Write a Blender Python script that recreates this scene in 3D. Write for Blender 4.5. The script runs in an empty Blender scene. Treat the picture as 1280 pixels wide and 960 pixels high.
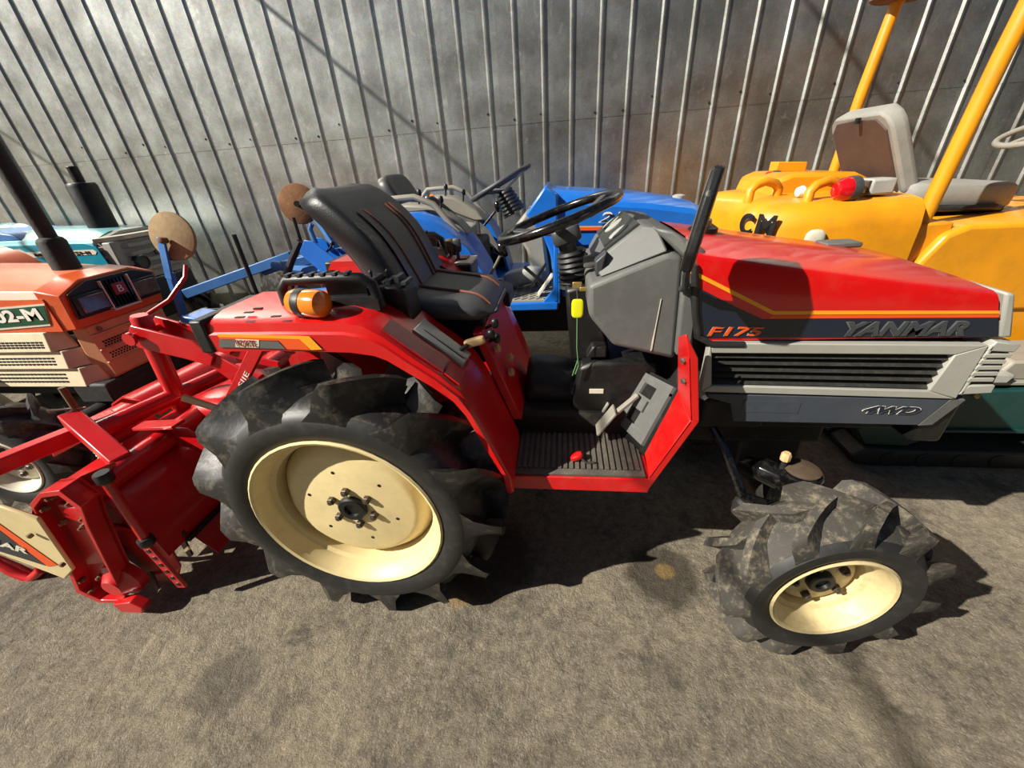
import bpy, math, random
from mathutils import Vector, Matrix, noise
random.seed(7)
scene = bpy.context.scene
COL = scene.collection
PI = math.pi

# ------------------------------------------------------------------ camera
cam_d = bpy.data.cameras.new('camera')
cam_d.sensor_fit = 'HORIZONTAL'; cam_d.sensor_width = 36.0; cam_d.lens = 13.697
cam_d.clip_start = 0.02; cam_d.clip_end = 200
cam = bpy.data.objects.new('camera', cam_d); COL.objects.link(cam)
YAW, PITCH, ROLL = math.radians(8.35), math.radians(29.4), math.radians(-4.115)
_h = Vector((-math.sin(YAW), math.cos(YAW), 0)); _r0 = Vector((math.cos(YAW), math.sin(YAW), 0))
_f = _h*math.cos(PITCH) + Vector((0, 0, -math.sin(PITCH))); _u0 = _r0.cross(_f)
_r = _r0*math.cos(ROLL) + _u0*math.sin(ROLL); _u = _u0*math.cos(ROLL) - _r0*math.sin(ROLL)
cam.matrix_world = Matrix(((_r.x, _u.x, -_f.x, 0), (_r.y, _u.y, -_f.y, 0), (_r.z, _u.z, -_f.z, 1.36), (0, 0, 0, 1)))
scene.camera = cam

# ------------------------------------------------------------------ sky, sun, exposure
world = bpy.data.worlds.new('sky'); scene.world = world; world.use_nodes = True
wn = world.node_tree.nodes; wl = world.node_tree.links; wn.clear()
sky = wn.new('ShaderNodeTexSky'); sky.sky_type = 'NISHITA'; sky.sun_disc = False
sky.sun_elevation = math.radians(37); sky.sun_rotation = math.radians(243); sky.air_density = 1.0; sky.dust_density = 1.2
bg = wn.new('ShaderNodeBackground'); bg.inputs['Strength'].default_value = 0.045
wo = wn.new('ShaderNodeOutputWorld'); wl.new(sky.outputs[0], bg.inputs[0]); wl.new(bg.outputs[0], wo.inputs[0])
sun_d = bpy.data.lights.new('sun', 'SUN'); sun_d.energy = 8.0; sun_d.angle = math.radians(0.55); sun_d.color = (1.0, 0.94, 0.84)
sun = bpy.data.objects.new('sun', sun_d); COL.objects.link(sun)
sun.rotation_euler = Vector((1.16, 0.60, -1.0)).to_track_quat('-Z', 'Y').to_euler(); sun.location = (-6, -3, 6)
vs = scene.view_settings
vs.view_transform = 'Standard'; vs.look = 'None'; vs.exposure = 0.08; vs.gamma = 1.0; vs.use_curve_mapping = False

# ------------------------------------------------------------------ materials
MATS = {}
def lin(h):
    h = h.lstrip('#'); o = []
    for i in (0, 2, 4):
        c = int(h[i:i+2], 16)/255.0
        o.append(c/12.92 if c <= 0.04045 else ((c+0.055)/1.055)**2.4)
    return (o[0], o[1], o[2], 1.0)
def mat(name, col, rough=0.5, metal=0.0, coat=0.0, dirt=0.0, dirtcol='#6b5f4c', nscale=9.0, bump=0.0, bscale=60.0, vary=0.12, spec=0.5, emis=None, alpha=1.0, trans=0.0):
    """procedural painted / moulded surface: base colour with soft fading, dusty specks, fine relief"""
    m = bpy.data.materials.new(name); m.use_nodes = True
    nt = m.node_tree; n = nt.nodes; l = nt.links
    p = n['Principled BSDF']
    c = lin(col) if isinstance(col, str) else (*col, 1)
    p.inputs['Roughness'].default_value = rough; p.inputs['Metallic'].default_value = metal
    p.inputs['Coat Weight'].default_value = coat; p.inputs['Coat Roughness'].default_value = 0.12
    p.inputs['Specular IOR Level'].default_value = spec
    p.inputs['Transmission Weight'].default_value = trans
    p.inputs['Alpha'].default_value = alpha
    tc = n.new('ShaderNodeTexCoord'); geo = n.new('ShaderNodeNewGeometry')
    t1 = n.new('ShaderNodeTexNoise'); t1.inputs['Scale'].default_value = nscale; t1.inputs['Detail'].default_value = 6
    l.new(geo.outputs['Position'], t1.inputs['Vector'])
    mr = n.new('ShaderNodeMapRange'); mr.inputs['From Min'].default_value = 0.3; mr.inputs['From Max'].default_value = 0.7
    mr.inputs['To Min'].default_value = 1.0-vary; mr.inputs['To Max'].default_value = 1.0+vary*0.6
    l.new(t1.outputs[0], mr.inputs['Value'])
    mul = n.new('ShaderNodeMix'); mul.data_type = 'RGBA'; mul.blend_type = 'MULTIPLY'; mul.inputs[0].default_value = 1.0
    mul.inputs[6].default_value = c; l.new(mr.outputs[0], mul.inputs[7])
    out = mul.outputs[2]
    if dirt > 0:
        t2 = n.new('ShaderNodeTexNoise'); t2.inputs['Scale'].default_value = nscale*2.7; t2.inputs['Detail'].default_value = 9; t2.inputs['Roughness'].default_value = 0.7
        l.new(geo.outputs['Position'], t2.inputs['Vector'])
        r2 = n.new('ShaderNodeMapRange'); r2.inputs['From Min'].default_value = 0.5; r2.inputs['From Max'].default_value = 0.78
        r2.inputs['To Min'].default_value = 0.0; r2.inputs['To Max'].default_value = dirt
        l.new(t2.outputs[0], r2.inputs['Value'])
        mx = n.new('ShaderNodeMix'); mx.data_type = 'RGBA'; l.new(r2.outputs[0], mx.inputs[0])
        l.new(out, mx.inputs[6]); mx.inputs[7].default_value = lin(dirtcol); out = mx.outputs[2]
        r3 = n.new('ShaderNodeMapRange'); r3.inputs['To Min'].default_value = rough; r3.inputs['To Max'].default_value = min(1, rough+0.5)
        l.new(r2.outputs[0], r3.inputs['Value']); l.new(r3.outputs[0], p.inputs['Roughness'])
    l.new(out, p.inputs['Base Color'])
    if bump > 0:
        t3 = n.new('ShaderNodeTexNoise'); t3.inputs['Scale'].default_value = bscale; t3.inputs['Detail'].default_value = 5
        l.new(geo.outputs['Position'], t3.inputs['Vector'])
        b = n.new('ShaderNodeBump'); b.inputs['Strength'].default_value = bump; b.inputs['Distance'].default_value = 0.004
        l.new(t3.outputs[0], b.inputs['Height']); l.new(b.outputs[0], p.inputs['Normal'])
    if emis: p.inputs['Emission Color'].default_value = lin(emis); p.inputs['Emission Strength'].default_value = 1.0
    MATS[name] = m
    return m
mat('red', '#c8100f', 0.32, coat=0.5, dirt=0.12, dirtcol='#a8735f', vary=0.10, nscale=6)
mat('red_worn', '#cc1013', 0.42, coat=0.2, dirt=0.30, dirtcol='#8f5a4a', vary=0.18, nscale=8)
mat('red_tiller', '#bd0d14', 0.36, coat=0.35, dirt=0.16, dirtcol='#8a4a3e', vary=0.15, nscale=7)
mat('letter_red', '#a01616', 0.5)
mat('red_label', '#7c1a1c', 0.35, vary=0.2, nscale=30)
mat('navy', '#16202f', 0.35, coat=0.3, vary=0.12)
mat('yellow_stripe', '#f0a020', 0.4, vary=0.06)
mat('orange_stripe', '#e2551c', 0.4, vary=0.06)
mat('cream', '#d8c592', 0.42, dirt=0.22, dirtcol='#8f7a4c', vary=0.08, nscale=10)
mat('cream_dirty', '#cbb98a', 0.5, dirt=0.55, dirtcol='#8a744a', vary=0.12, nscale=12)
mat('rubber', '#242321', 0.44, dirt=0.75, dirtcol='#736957', vary=0.2, nscale=9, bump=0.15, bscale=70)
mat('rubber_dusty', '#403d37', 0.75, dirt=0.95, dirtcol='#968a73', vary=0.25, nscale=14, bump=0.35, bscale=90)
mat('rubber_side', '#232322', 0.5, dirt=0.3, dirtcol='#55514a', vary=0.15)
mat('black', '#121212', 0.42, dirt=0.25, dirtcol='#4a453d', vary=0.15)
mat('black_plastic', '#161718', 0.45, dirt=0.3, dirtcol='#4c4840', vary=0.15, bump=0.1, bscale=300)
mat('black_gloss', '#0b0b0c', 0.18, coat=0.4, dirt=0.3, dirtcol='#5a5346', nscale=20)
mat('iron_dirty', '#1e1c1a', 0.65, dirt=0.6, dirtcol='#4e4536', vary=0.3, bump=0.4, bscale=50)
mat('grey_plastic', '#5d5e5c', 0.5, dirt=0.25, dirtcol='#86837a', vary=0.08, nscale=7, bump=0.08, bscale=400)
mat('grey_dark', '#3a3d40', 0.5, dirt=0.25, dirtcol='#66625a', vary=0.10)
mat('slate', '#3d434b', 0.48, dirt=0.18, dirtcol='#6a675f', vary=0.08)
mat('silver', '#a6a69c', 0.42, metal=0.15, dirt=0.2, dirtcol='#7a7567', vary=0.06)
mat('vinyl', '#2e2e30', 0.40, dirt=0.12, dirtcol='#5d5650', vary=0.10, bump=0.18, bscale=240)
mat('vinyl_light', '#434345', 0.42, dirt=0.15, dirtcol='#66605a', vary=0.10, bump=0.18, bscale=240)
mat('piping', '#75432f', 0.6)
mat('mat_rubber', '#57534b', 0.8, dirt=0.7, dirtcol='#7c725f', vary=0.25, nscale=14, bump=0.3, bscale=120)
mat('steel', '#9c978c', 0.38, metal=0.9, dirt=0.35, dirtcol='#6b5c45', vary=0.15)
mat('steel_rusty', '#7d6a50', 0.6, metal=0.5, dirt=0.6, dirtcol='#6b3f20', vary=0.2)
mat('rust', '#7d5534', 0.85, dirt=0.7, dirtcol='#a37a4c', vary=0.3, nscale=14, bump=0.3)
mat('cap_brown', '#4a3d30', 0.6, dirt=0.4, dirtcol='#6b5840')
mat('louvre_black', '#2a2926', 0.55, dirt=0.4, dirtcol='#55514a', nscale=20)
mat('rust_pale', '#98805c', 0.85, dirt=0.6, dirtcol='#7a5432', vary=0.25, nscale=12, bump=0.25)
mat('nut', '#5a5147', 0.45, metal=0.6, dirt=0.4, dirtcol='#4a3826', nscale=25)
mat('brass', '#b59a5c', 0.4, metal=0.7, dirt=0.2)
mat('wood_tan', '#c9a777', 0.5, dirt=0.3, dirtcol='#8f6f48')
mat('amber', '#e97a06', 0.16, coat=0.6, vary=0.05, spec=0.6)
mat('lens_red', '#b80d14', 0.16, coat=0.6, vary=0.05)
mat('lens_clear', '#5b4c44', 0.15, metal=0.2, coat=0.8, vary=0.35, nscale=40)
mat('glass_dark', '#3a3d3b', 0.12, coat=0.6, vary=0.25, nscale=30)
mat('yellow_tag', '#dfe01a', 0.4)
mat('green_cord', '#5f8f5c', 0.7)
mat('white', '#e8e4d8', 0.5, dirt=0.15)
mat('off_white', '#d6d0bb', 0.5, dirt=0.3, dirtcol='#8c8266')
mat('orange', '#d4541f', 0.4, coat=0.3, dirt=0.2, dirtcol='#b98a6c', vary=0.12)
mat('orange_sheen', '#d97a55', 0.45, coat=0.2, dirt=0.25, dirtcol='#b58f75', vary=0.12)  # the orange paint, made paler: sky sheen put into the colour
mat('cream_grille', '#dccfae', 0.5, dirt=0.25, dirtcol='#94825f')
mat('salmon_grille', '#cf8f68', 0.55, dirt=0.3, dirtcol='#93704f')
mat('green_badge', '#0f4a30', 0.4)
mat('teal', '#1787a0', 0.35, coat=0.4, dirt=0.2, dirtcol='#5fa5ad', vary=0.12)
mat('pale_teal', '#7fbcc0', 0.3, coat=0.4, vary=0.12)
mat('grille_grey', '#a2a29a', 0.5, dirt=0.3, dirtcol='#5e5a50')
mat('blue', '#1668c4', 0.33, coat=0.4, dirt=0.12, dirtcol='#5d86b4', vary=0.10)
mat('blue_dull', '#3b72b2', 0.45, dirt=0.35, dirtcol='#64717c', vary=0.2)
mat('grey_beige', '#8c887c', 0.55, dirt=0.3, dirtcol='#6c6658')
mat('yellow', '#da9010', 0.42, coat=0.2, dirt=0.35, dirtcol='#9c6a1c', vary=0.15, nscale=7)
mat('seat_grey', '#8d8c84', 0.7, dirt=0.35, dirtcol='#605c52', bump=0.2, bscale=150)
mat('seat_brown', '#4d3d38', 0.6, dirt=0.3, dirtcol='#6a5a50')
mat('dark_green', '#123b38', 0.45, dirt=0.25, dirtcol='#3f4a42')
mat('brown_boards', '#4c3d2d', 0.8, dirt=0.3, dirtcol='#2c241b', vary=0.3, nscale=2)
mat('sheet_tie', '#77736a', 0.5)

# galvanised sheet
def wall_material():
    m = bpy.data.materials.new('galvanised_sheet'); m.use_nodes = True
    n = m.node_tree.nodes; l = m.node_tree.links; p = n['Principled BSDF']
    geo = n.new('ShaderNodeNewGeometry')
    p.inputs['Metallic'].default_value = 0.92
    v = n.new('ShaderNodeTexVoronoi'); v.inputs['Scale'].default_value = 120; l.new(geo.outputs['Position'], v.inputs['Vector'])
    n1 = n.new('ShaderNodeTexNoise'); n1.inputs['Scale'].default_value = 3.0; n1.inputs['Detail'].default_value = 8; n1.inputs['Roughness'].default_value = 0.65
    l.new(geo.outputs['Position'], n1.inputs['Vector'])
    # wiped streaks
    mp = n.new('ShaderNodeMapping'); mp.inputs['Scale'].default_value = (5, 1, 3.2); mp.inputs['Rotation'].default_value = (0, 0.7, 0)
    l.new(geo.outputs['Position'], mp.inputs['Vector'])
    n2 = n.new('ShaderNodeTexNoise'); n2.inputs['Scale'].default_value = 2.2; n2.inputs['Detail'].default_value = 8; n2.inputs['Distortion'].default_value = 2.4
    l.new(mp.outputs[0], n2.inputs['Vector'])
    s = n.new('ShaderNodeMapRange'); s.inputs['From Min'].default_value = 0.60; s.inputs['From Max'].default_value = 0.75; s.inputs['To Max'].default_value = 0.8
    l.new(n2.outputs[0], s.inputs['Value'])
    cr = n.new('ShaderNodeValToRGB'); cr.color_ramp.elements[0].position = 0.3; cr.color_ramp.elements[0].color = lin('#a8a69f'); cr.color_ramp.elements[1].position = 0.72; cr.color_ramp.elements[1].color = lin('#d6dad6')
    l.new(n1.outputs[0], cr.inputs[0])
    mv = n.new('ShaderNodeMix'); mv.data_type = 'RGBA'; mv.blend_type = 'MULTIPLY'; mv.inputs[0].default_value = 0.22
    l.new(cr.outputs[0], mv.inputs[6]); l.new(v.outputs['Color'], mv.inputs[7])
    mx = n.new('ShaderNodeMix'); mx.data_type = 'RGBA'; l.new(s.outputs[0], mx.inputs[0]); l.new(mv.outputs[2], mx.inputs[6]); mx.inputs[7].default_value = lin('#d8d8d2')
    l.new(mx.outputs[2], p.inputs['Base Color'])
    rr = n.new('ShaderNodeMapRange'); rr.inputs['To Min'].default_value = 0.27; rr.inputs['To Max'].default_value = 0.48; l.new(n1.outputs[0], rr.inputs['Value'])
    l.new(rr.outputs[0], p.inputs['Roughness'])
    b = n.new('ShaderNodeBump'); b.inputs['Strength'].default_value = 0.12; b.inputs['Distance'].default_value = 0.01
    n4 = n.new('ShaderNodeTexNoise'); n4.inputs['Scale'].default_value = 7; n4.inputs['Detail'].default_value = 3; l.new(geo.outputs['Position'], n4.inputs['Vector'])
    l.new(n4.outputs[0], b.inputs['Height']); l.new(b.outputs[0], p.inputs['Normal'])
    MATS['wall'] = m
wall_material()

def ground_material():
    m = bpy.data.materials.new('worn_dirt_concrete'); m.use_nodes = True
    n = m.node_tree.nodes; l = m.node_tree.links; p = n['Principled BSDF']
    geo = n.new('ShaderNodeNewGeometry')
    def noi(sc, det, ro=0.6, dist=0.0):
        t = n.new('ShaderNodeTexNoise'); t.inputs['Scale'].default_value = sc; t.inputs['Detail'].default_value = det
        t.inputs['Roughness'].default_value = ro; t.inputs['Distortion'].default_value = dist
        l.new(geo.outputs['Position'], t.inputs['Vector']); return t
    a = noi(1.3, 10, 0.66, 0.4); b_ = noi(26, 12, 0.78); c_ = noi(190, 4, 0.7); d_ = noi(5, 10, 0.7, 0.3)
    vo = n.new('ShaderNodeTexVoronoi'); vo.inputs['Scale'].default_value = 210; l.new(geo.outputs['Position'], vo.inputs['Vector'])
    r1 = n.new('ShaderNodeValToRGB'); e = r1.color_ramp.elements
    e[0].position = 0.32; e[0].color = lin('#48443d'); e[1].position = 0.66; e[1].color = lin('#958a75')
    x = r1.color_ramp.elements.new(0.5); x.color = lin('#6f675a')
    l.new(a.outputs[0], r1.inputs[0])
    r2 = n.new('ShaderNodeValToRGB'); e = r2.color_ramp.elements
    e[0].position = 0.36; e[0].color = lin('#443f37'); e[1].position = 0.64; e[1].color = lin('#a2967e')
    l.new(b_.outputs[0], r2.inputs[0])
    mx = n.new('ShaderNodeMix'); mx.data_type = 'RGBA'; mx.inputs[0].default_value = 0.5; l.new(r1.outputs[0], mx.inputs[6]); l.new(r2.outputs[0], mx.inputs[7])
    # pale grit
    r3 = n.new('ShaderNodeMapRange'); r3.inputs['From Min'].default_value = 0.70; r3.inputs['From Max'].default_value = 1.0; r3.inputs['To Max'].default_value = 0.28
    vr = n.new('ShaderNodeSeparateColor'); l.new(vo.outputs['Color'], vr.inputs[0]); l.new(vr.outputs[0], r3.inputs['Value'])
    m2 = n.new('ShaderNodeMix'); m2.data_type = 'RGBA'; l.new(r3.outputs[0], m2.inputs[0]); l.new(mx.outputs[2], m2.inputs[6]); m2.inputs[7].default_value = lin('#b3aa94')
    # dark oily stains
    r4 = n.new('ShaderNodeMapRange'); r4.inputs['From Min'].default_value = 0.54; r4.inputs['From Max'].default_value = 0.66; r4.inputs['To Max'].default_value = 0.8
    l.new(d_.outputs[0], r4.inputs['Value'])
    m3 = n.new('ShaderNodeMix'); m3.data_type = 'RGBA'; l.new(r4.outputs[0], m3.inputs[0]); l.new(m2.outputs[2], m3.inputs[6]); m3.inputs[7].default_value = lin('#4a463f')
    last = m3.outputs[2]
    def spot(cx, cy, rad, col, amt, soft=0.6):
        nonlocal last
        vm = n.new('ShaderNodeVectorMath'); vm.operation = 'SUBTRACT'; vm.inputs[1].default_value = (cx, cy, 0); l.new(geo.outputs['Position'], vm.inputs[0])
        vl = n.new('ShaderNodeVectorMath'); vl.operation = 'LENGTH'; l.new(vm.outputs[0], vl.inputs[0])
        ad = n.new('ShaderNodeMath'); ad.operation = 'MULTIPLY_ADD'; ad.inputs[1].default_value = rad*1.2; l.new(d_.outputs[0], ad.inputs[0]); l.new(vl.outputs['Value'], ad.inputs[2])
        q = n.new('ShaderNodeMapRange'); q.inputs['From Min'].default_value = rad*(1.6-soft*0.5); q.inputs['From Max'].default_value = rad*1.6; q.inputs['To Min'].default_value = amt; q.inputs['To Max'].default_value = 0
        l.new(ad.outputs[0], q.inputs['Value'])
        mm = n.new('ShaderNodeMix'); mm.data_type = 'RGBA'; l.new(q.outputs[0], mm.inputs[0]); l.new(last, mm.inputs[6]); mm.inputs[7].default_value = lin(col); last = mm.outputs[2]
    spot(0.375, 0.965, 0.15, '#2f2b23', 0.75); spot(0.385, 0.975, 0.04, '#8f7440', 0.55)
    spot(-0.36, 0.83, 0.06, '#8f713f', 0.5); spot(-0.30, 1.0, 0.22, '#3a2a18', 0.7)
    spot(-1.05, 0.50, 0.11, '#47443f', 0.5)
    l.new(last, p.inputs['Base Color'])
    p.inputs['Roughness'].default_value = 0.85; p.inputs['Specular IOR Level'].default_value = 0.3
    w = n.new('ShaderNodeTexWave'); w.inputs['Scale'].default_value = 3; w.inputs['Distortion'].default_value = 12; w.inputs['Detail'].default_value = 6; w.inputs['Detail Scale'].default_value = 3
    l.new(geo.outputs['Position'], w.inputs['Vector'])
    h1 = n.new('ShaderNodeMath'); h1.operation = 'MULTIPLY_ADD'; h1.inputs[1].default_value = -0.14; l.new(vo.outputs['Distance'], h1.inputs[0]); l.new(b_.outputs[0], h1.inputs[2])
    h2 = n.new('ShaderNodeMath'); h2.operation = 'MULTIPLY_ADD'; h2.inputs[1].default_value = 2.6; l.new(d_.outputs[0], h2.inputs[0]); l.new(h1.outputs[0], h2.inputs[2])
    b = n.new('ShaderNodeBump'); b.inputs['Strength'].default_value = 0.75; b.inputs['Distance'].default_value = 0.016
    l.new(h2.outputs[0], b.inputs['Height']); l.new(b.outputs[0], p.inputs['Normal'])
    MATS['ground'] = m
ground_material()

# ------------------------------------------------------------------ mesh helpers
V = Vector
OFF = {}
def tag(o, label=None, cat=None, group=None, kind=None):
    if label: o['label'] = label
    if cat: o['category'] = cat
    if group: o['group'] = group
    if kind: o['kind'] = kind
    return o
def thing(name, label, cat, loc, group=None):
    o = bpy.data.objects.new(name, None); o.empty_display_size = 0.1
    COL.objects.link(o); o.location = loc; OFF[o] = V(loc)
    return tag(o, label, cat, group)
def finish(me, name, m, parent, label=None, smooth=35, bevel=0.0, segs=2):
    o = bpy.data.objects.new(name, me); COL.objects.link(o)
    if parent is not None:
        o.parent = parent; OFF[o] = OFF.get(parent, V((0, 0, 0)))
        off = OFF[o]
        if off.length > 0: me.transform(Matrix.Translation(-off))
    me.materials.append(MATS[m] if isinstance(m, str) else m)
    if smooth:
        me.polygons.foreach_set('use_smooth', [True]*len(me.polygons)); me.set_sharp_from_angle(angle=math.radians(smooth))
    if bevel > 0:
        b = o.modifiers.new('bevel', 'BEVEL'); b.width = bevel; b.segments = segs; b.limit_method = 'ANGLE'; b.angle_limit = math.radians(32); b.harden_normals = False
    if label: o['label'] = label
    me.update()
    return o
class MB:
    def __init__(s): s.v = []; s.f = []
    def add(s, vs, fs):
        k = len(s.v); s.v += [tuple(p) for p in vs]; s.f += [tuple(i+k for i in f) for f in fs]; return s
    def bb(s, x0, x1, y0, y1, z0, z1):
        return s.add([(x0,y0,z0),(x1,y0,z0),(x1,y1,z0),(x0,y1,z0),(x0,y0,z1),(x1,y0,z1),(x1,y1,z1),(x0,y1,z1)],
                     [(0,3,2,1),(4,5,6,7),(0,1,5,4),(1,2,6,5),(2,3,7,6),(3,0,4,7)])
    def prism(s, pts, vec):
        pts = [V(p) for p in pts]; vec = V(vec); n = len(pts)
        nn = V((0,0,0))
        for i in range(n): nn += pts[i].cross(pts[(i+1) % n])
        if nn.dot(vec) > 0: pts = pts[::-1]
        return s.add(pts+[p+vec for p in pts], [tuple(range(n)), tuple(range(2*n-1, n-1, -1))]+[(i, n+i, n+(i+1) % n, (i+1) % n) for i in range(n)])
    def py(s, xz, y0, y1): return s.prism([(x, y0, z) for x, z in xz], (0, y1-y0, 0))
    def px(s, yz, x0, x1): return s.prism([(x0, y, z) for y, z in yz], (x1-x0, 0, 0))
    def bar(s, a, b, w, h, up=(0,0,1)):
        a = V(a); b = V(b); d = (b-a).normalized(); up = V(up)
        if abs(d.dot(up)) > 0.95: up = V((1,0,0))
        sx = d.cross(up).normalized(); sz = sx.cross(d)
        return s.prism([a+sx*w/2+sz*h/2, a-sx*w/2+sz*h/2, a-sx*w/2-sz*h/2, a+sx*w/2-sz*h/2], b-a)
    def loft(s, loops, closed=True, caps=True):
        n = len(loops[0]); k = len(s.v)
        for lp in loops: s.v += [tuple(p) for p in lp]
        for i in range(len(loops)-1):
            for j in range(n if closed else n-1):
                a = k+i*n+j; b = k+i*n+(j+1) % n
                s.f.append((a, b, b+n, a+n))
        if caps and closed:
            s.f.append(tuple(k+j for j in range(n-1, -1, -1))); s.f.append(tuple(k+(len(loops)-1)*n+j for j in range(n)))
        return s
    def tube(s, pts, r, n=10, closed=False):
        pts = [V(p) for p in pts]; m = len(pts); loops = []
        rr = r if isinstance(r, (list, tuple)) else [r]*m
        ref = None
        for i, p in enumerate(pts):
            if closed: d = (pts[(i+1) % m]-pts[i-1]).normalized()
            else: d = ((pts[min(i+1, m-1)]-pts[max(i-1, 0)])).normalized()
            if ref is None: ref = V((0,0,1)) if abs(d.z) < 0.9 else V((1,0,0))
            sx = d.cross(ref).normalized(); ref = sx.cross(d).normalized()
            loops.append([p+sx*math.cos(2*PI*j/n)*rr[i]+ref*math.sin(2*PI*j/n)*rr[i] for j in range(n)])
        if closed:
            k = len(s.v)
            for lp in loops: s.v += [tuple(q) for q in lp]
            for i in range(m):
                for j in range(n):
                    a = k+i*n+j; b = k+i*n+(j+1) % n; c = k+((i+1) % m)*n+(j+1) % n; d = k+((i+1) % m)*n+j
                    s.f.append((a, b, c, d))
            return s
        return s.loft(loops)
    def lathe(s, prof, c, axis=(0,1,0), n=24, caps=True):
        """prof: (radius, distance along axis)"""
        ax = V(axis).normalized(); c = V(c)
        ex = V((1,0,0)) if abs(ax.x) < 0.9 else V((0,0,1))
        ex = (ex-ax*ex.dot(ax)).normalized(); ey = ax.cross(ex)
        loops = [[c+ax*h+ex*math.cos(2*PI*j/n)*r+ey*math.sin(2*PI*j/n)*r for j in range(n)] for r, h in prof]
        return s.loft(loops, caps=caps)
    def ell(s, c, ax, ay, az, e1=0.5, e2=0.5, nu=28, nv=16):
        """super-ellipsoid: rounded cushion shapes; e small = boxy"""
        c = V(c); ax = V(ax); ay = V(ay); az = V(az)
        def pw(t, e): return math.copysign(abs(t)**e, t)
        loops = []
        for i in range(nv+1):
            v = -PI/2+PI*i/nv
            v = max(-PI/2+1e-3, min(PI/2-1e-3, v))
            loops.append([c+ax*pw(math.cos(v), e1)*pw(math.cos(2*PI*j/nu), e2)+ay*pw(math.cos(v), e1)*pw(math.sin(2*PI*j/nu), e2)+az*pw(math.sin(v), e1) for j in range(nu)])
        return s.loft(loops)
    def grid(s, P):  # rows of points
        r = len(P); c = len(P[0]); k = len(s.v)
        for row in P: s.v += [tuple(p) for p in row]
        for i in range(r-1):
            for j in range(c-1):
                a = k+i*c+j; s.f.append((a, a+1, a+c+1, a+c))
        return s
    def rot(s, c, ang, axis='Z', i0=0):
        M = Matrix.Translation(V(c)) @ Matrix.Rotation(ang, 4, axis) @ Matrix.Translation(-V(c))
        s.v = s.v[:i0]+[tuple(M @ V(p)) for p in s.v[i0:]]; return s
    def build(s, name, m, parent=None, **k):
        me = bpy.data.meshes.new(name); me.from_pydata(s.v, [], s.f); me.validate()
        return finish(me, name, m, parent, **k)
def arc(cx, cz, r, a0, a1, n):
    return [(cx+r*math.cos(math.radians(a0+(a1-a0)*i/n)), cz+r*math.sin(math.radians(a0+(a1-a0)*i/n))) for i in range(n+1)]
def text(body, name, parent, a, b, up, m, height, depth=0.0015, shear=0.0, bold=0.0, label=None):
    """lettering fitted between points a and b (baseline ends), standing along `up`"""
    a = V(a); b = V(b); up = V(up)
    cu = bpy.data.curves.new('t', 'FONT'); cu.body = body; cu.shear = shear; cu.extrude = 0.5
    o = bpy.data.objects.new('t', cu); COL.objects.link(o)
    me = bpy.data.meshes.new_from_object(o.evaluated_get(bpy.context.evaluated_depsgraph_get()))
    xs = [v.co.x for v in me.vertices]; ys = [v.co.y for v in me.vertices]
    x0, x1, y0, y1 = min(xs), max(xs), min(ys), max(ys)
    if bold:
        cu.offset = bold; me = bpy.data.meshes.new_from_object(o.evaluated_get(bpy.context.evaluated_depsgraph_get()))
    bpy.data.objects.remove(o)
    ex = b-a; upn = (up-ex.normalized()*up.dot(ex.normalized())).normalized(); nn = ex.normalized().cross(upn)
    for v in me.vertices:
        v.co = a+ex*((v.co.x-x0)/(x1-x0))+upn*((v.co.y-y0)/(y1-y0))*height+nn*(v.co.z*depth+depth*0.5)
    me.name = name; me.materials.clear()
    return finish(me, name, m, parent, label=label, smooth=0)

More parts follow.
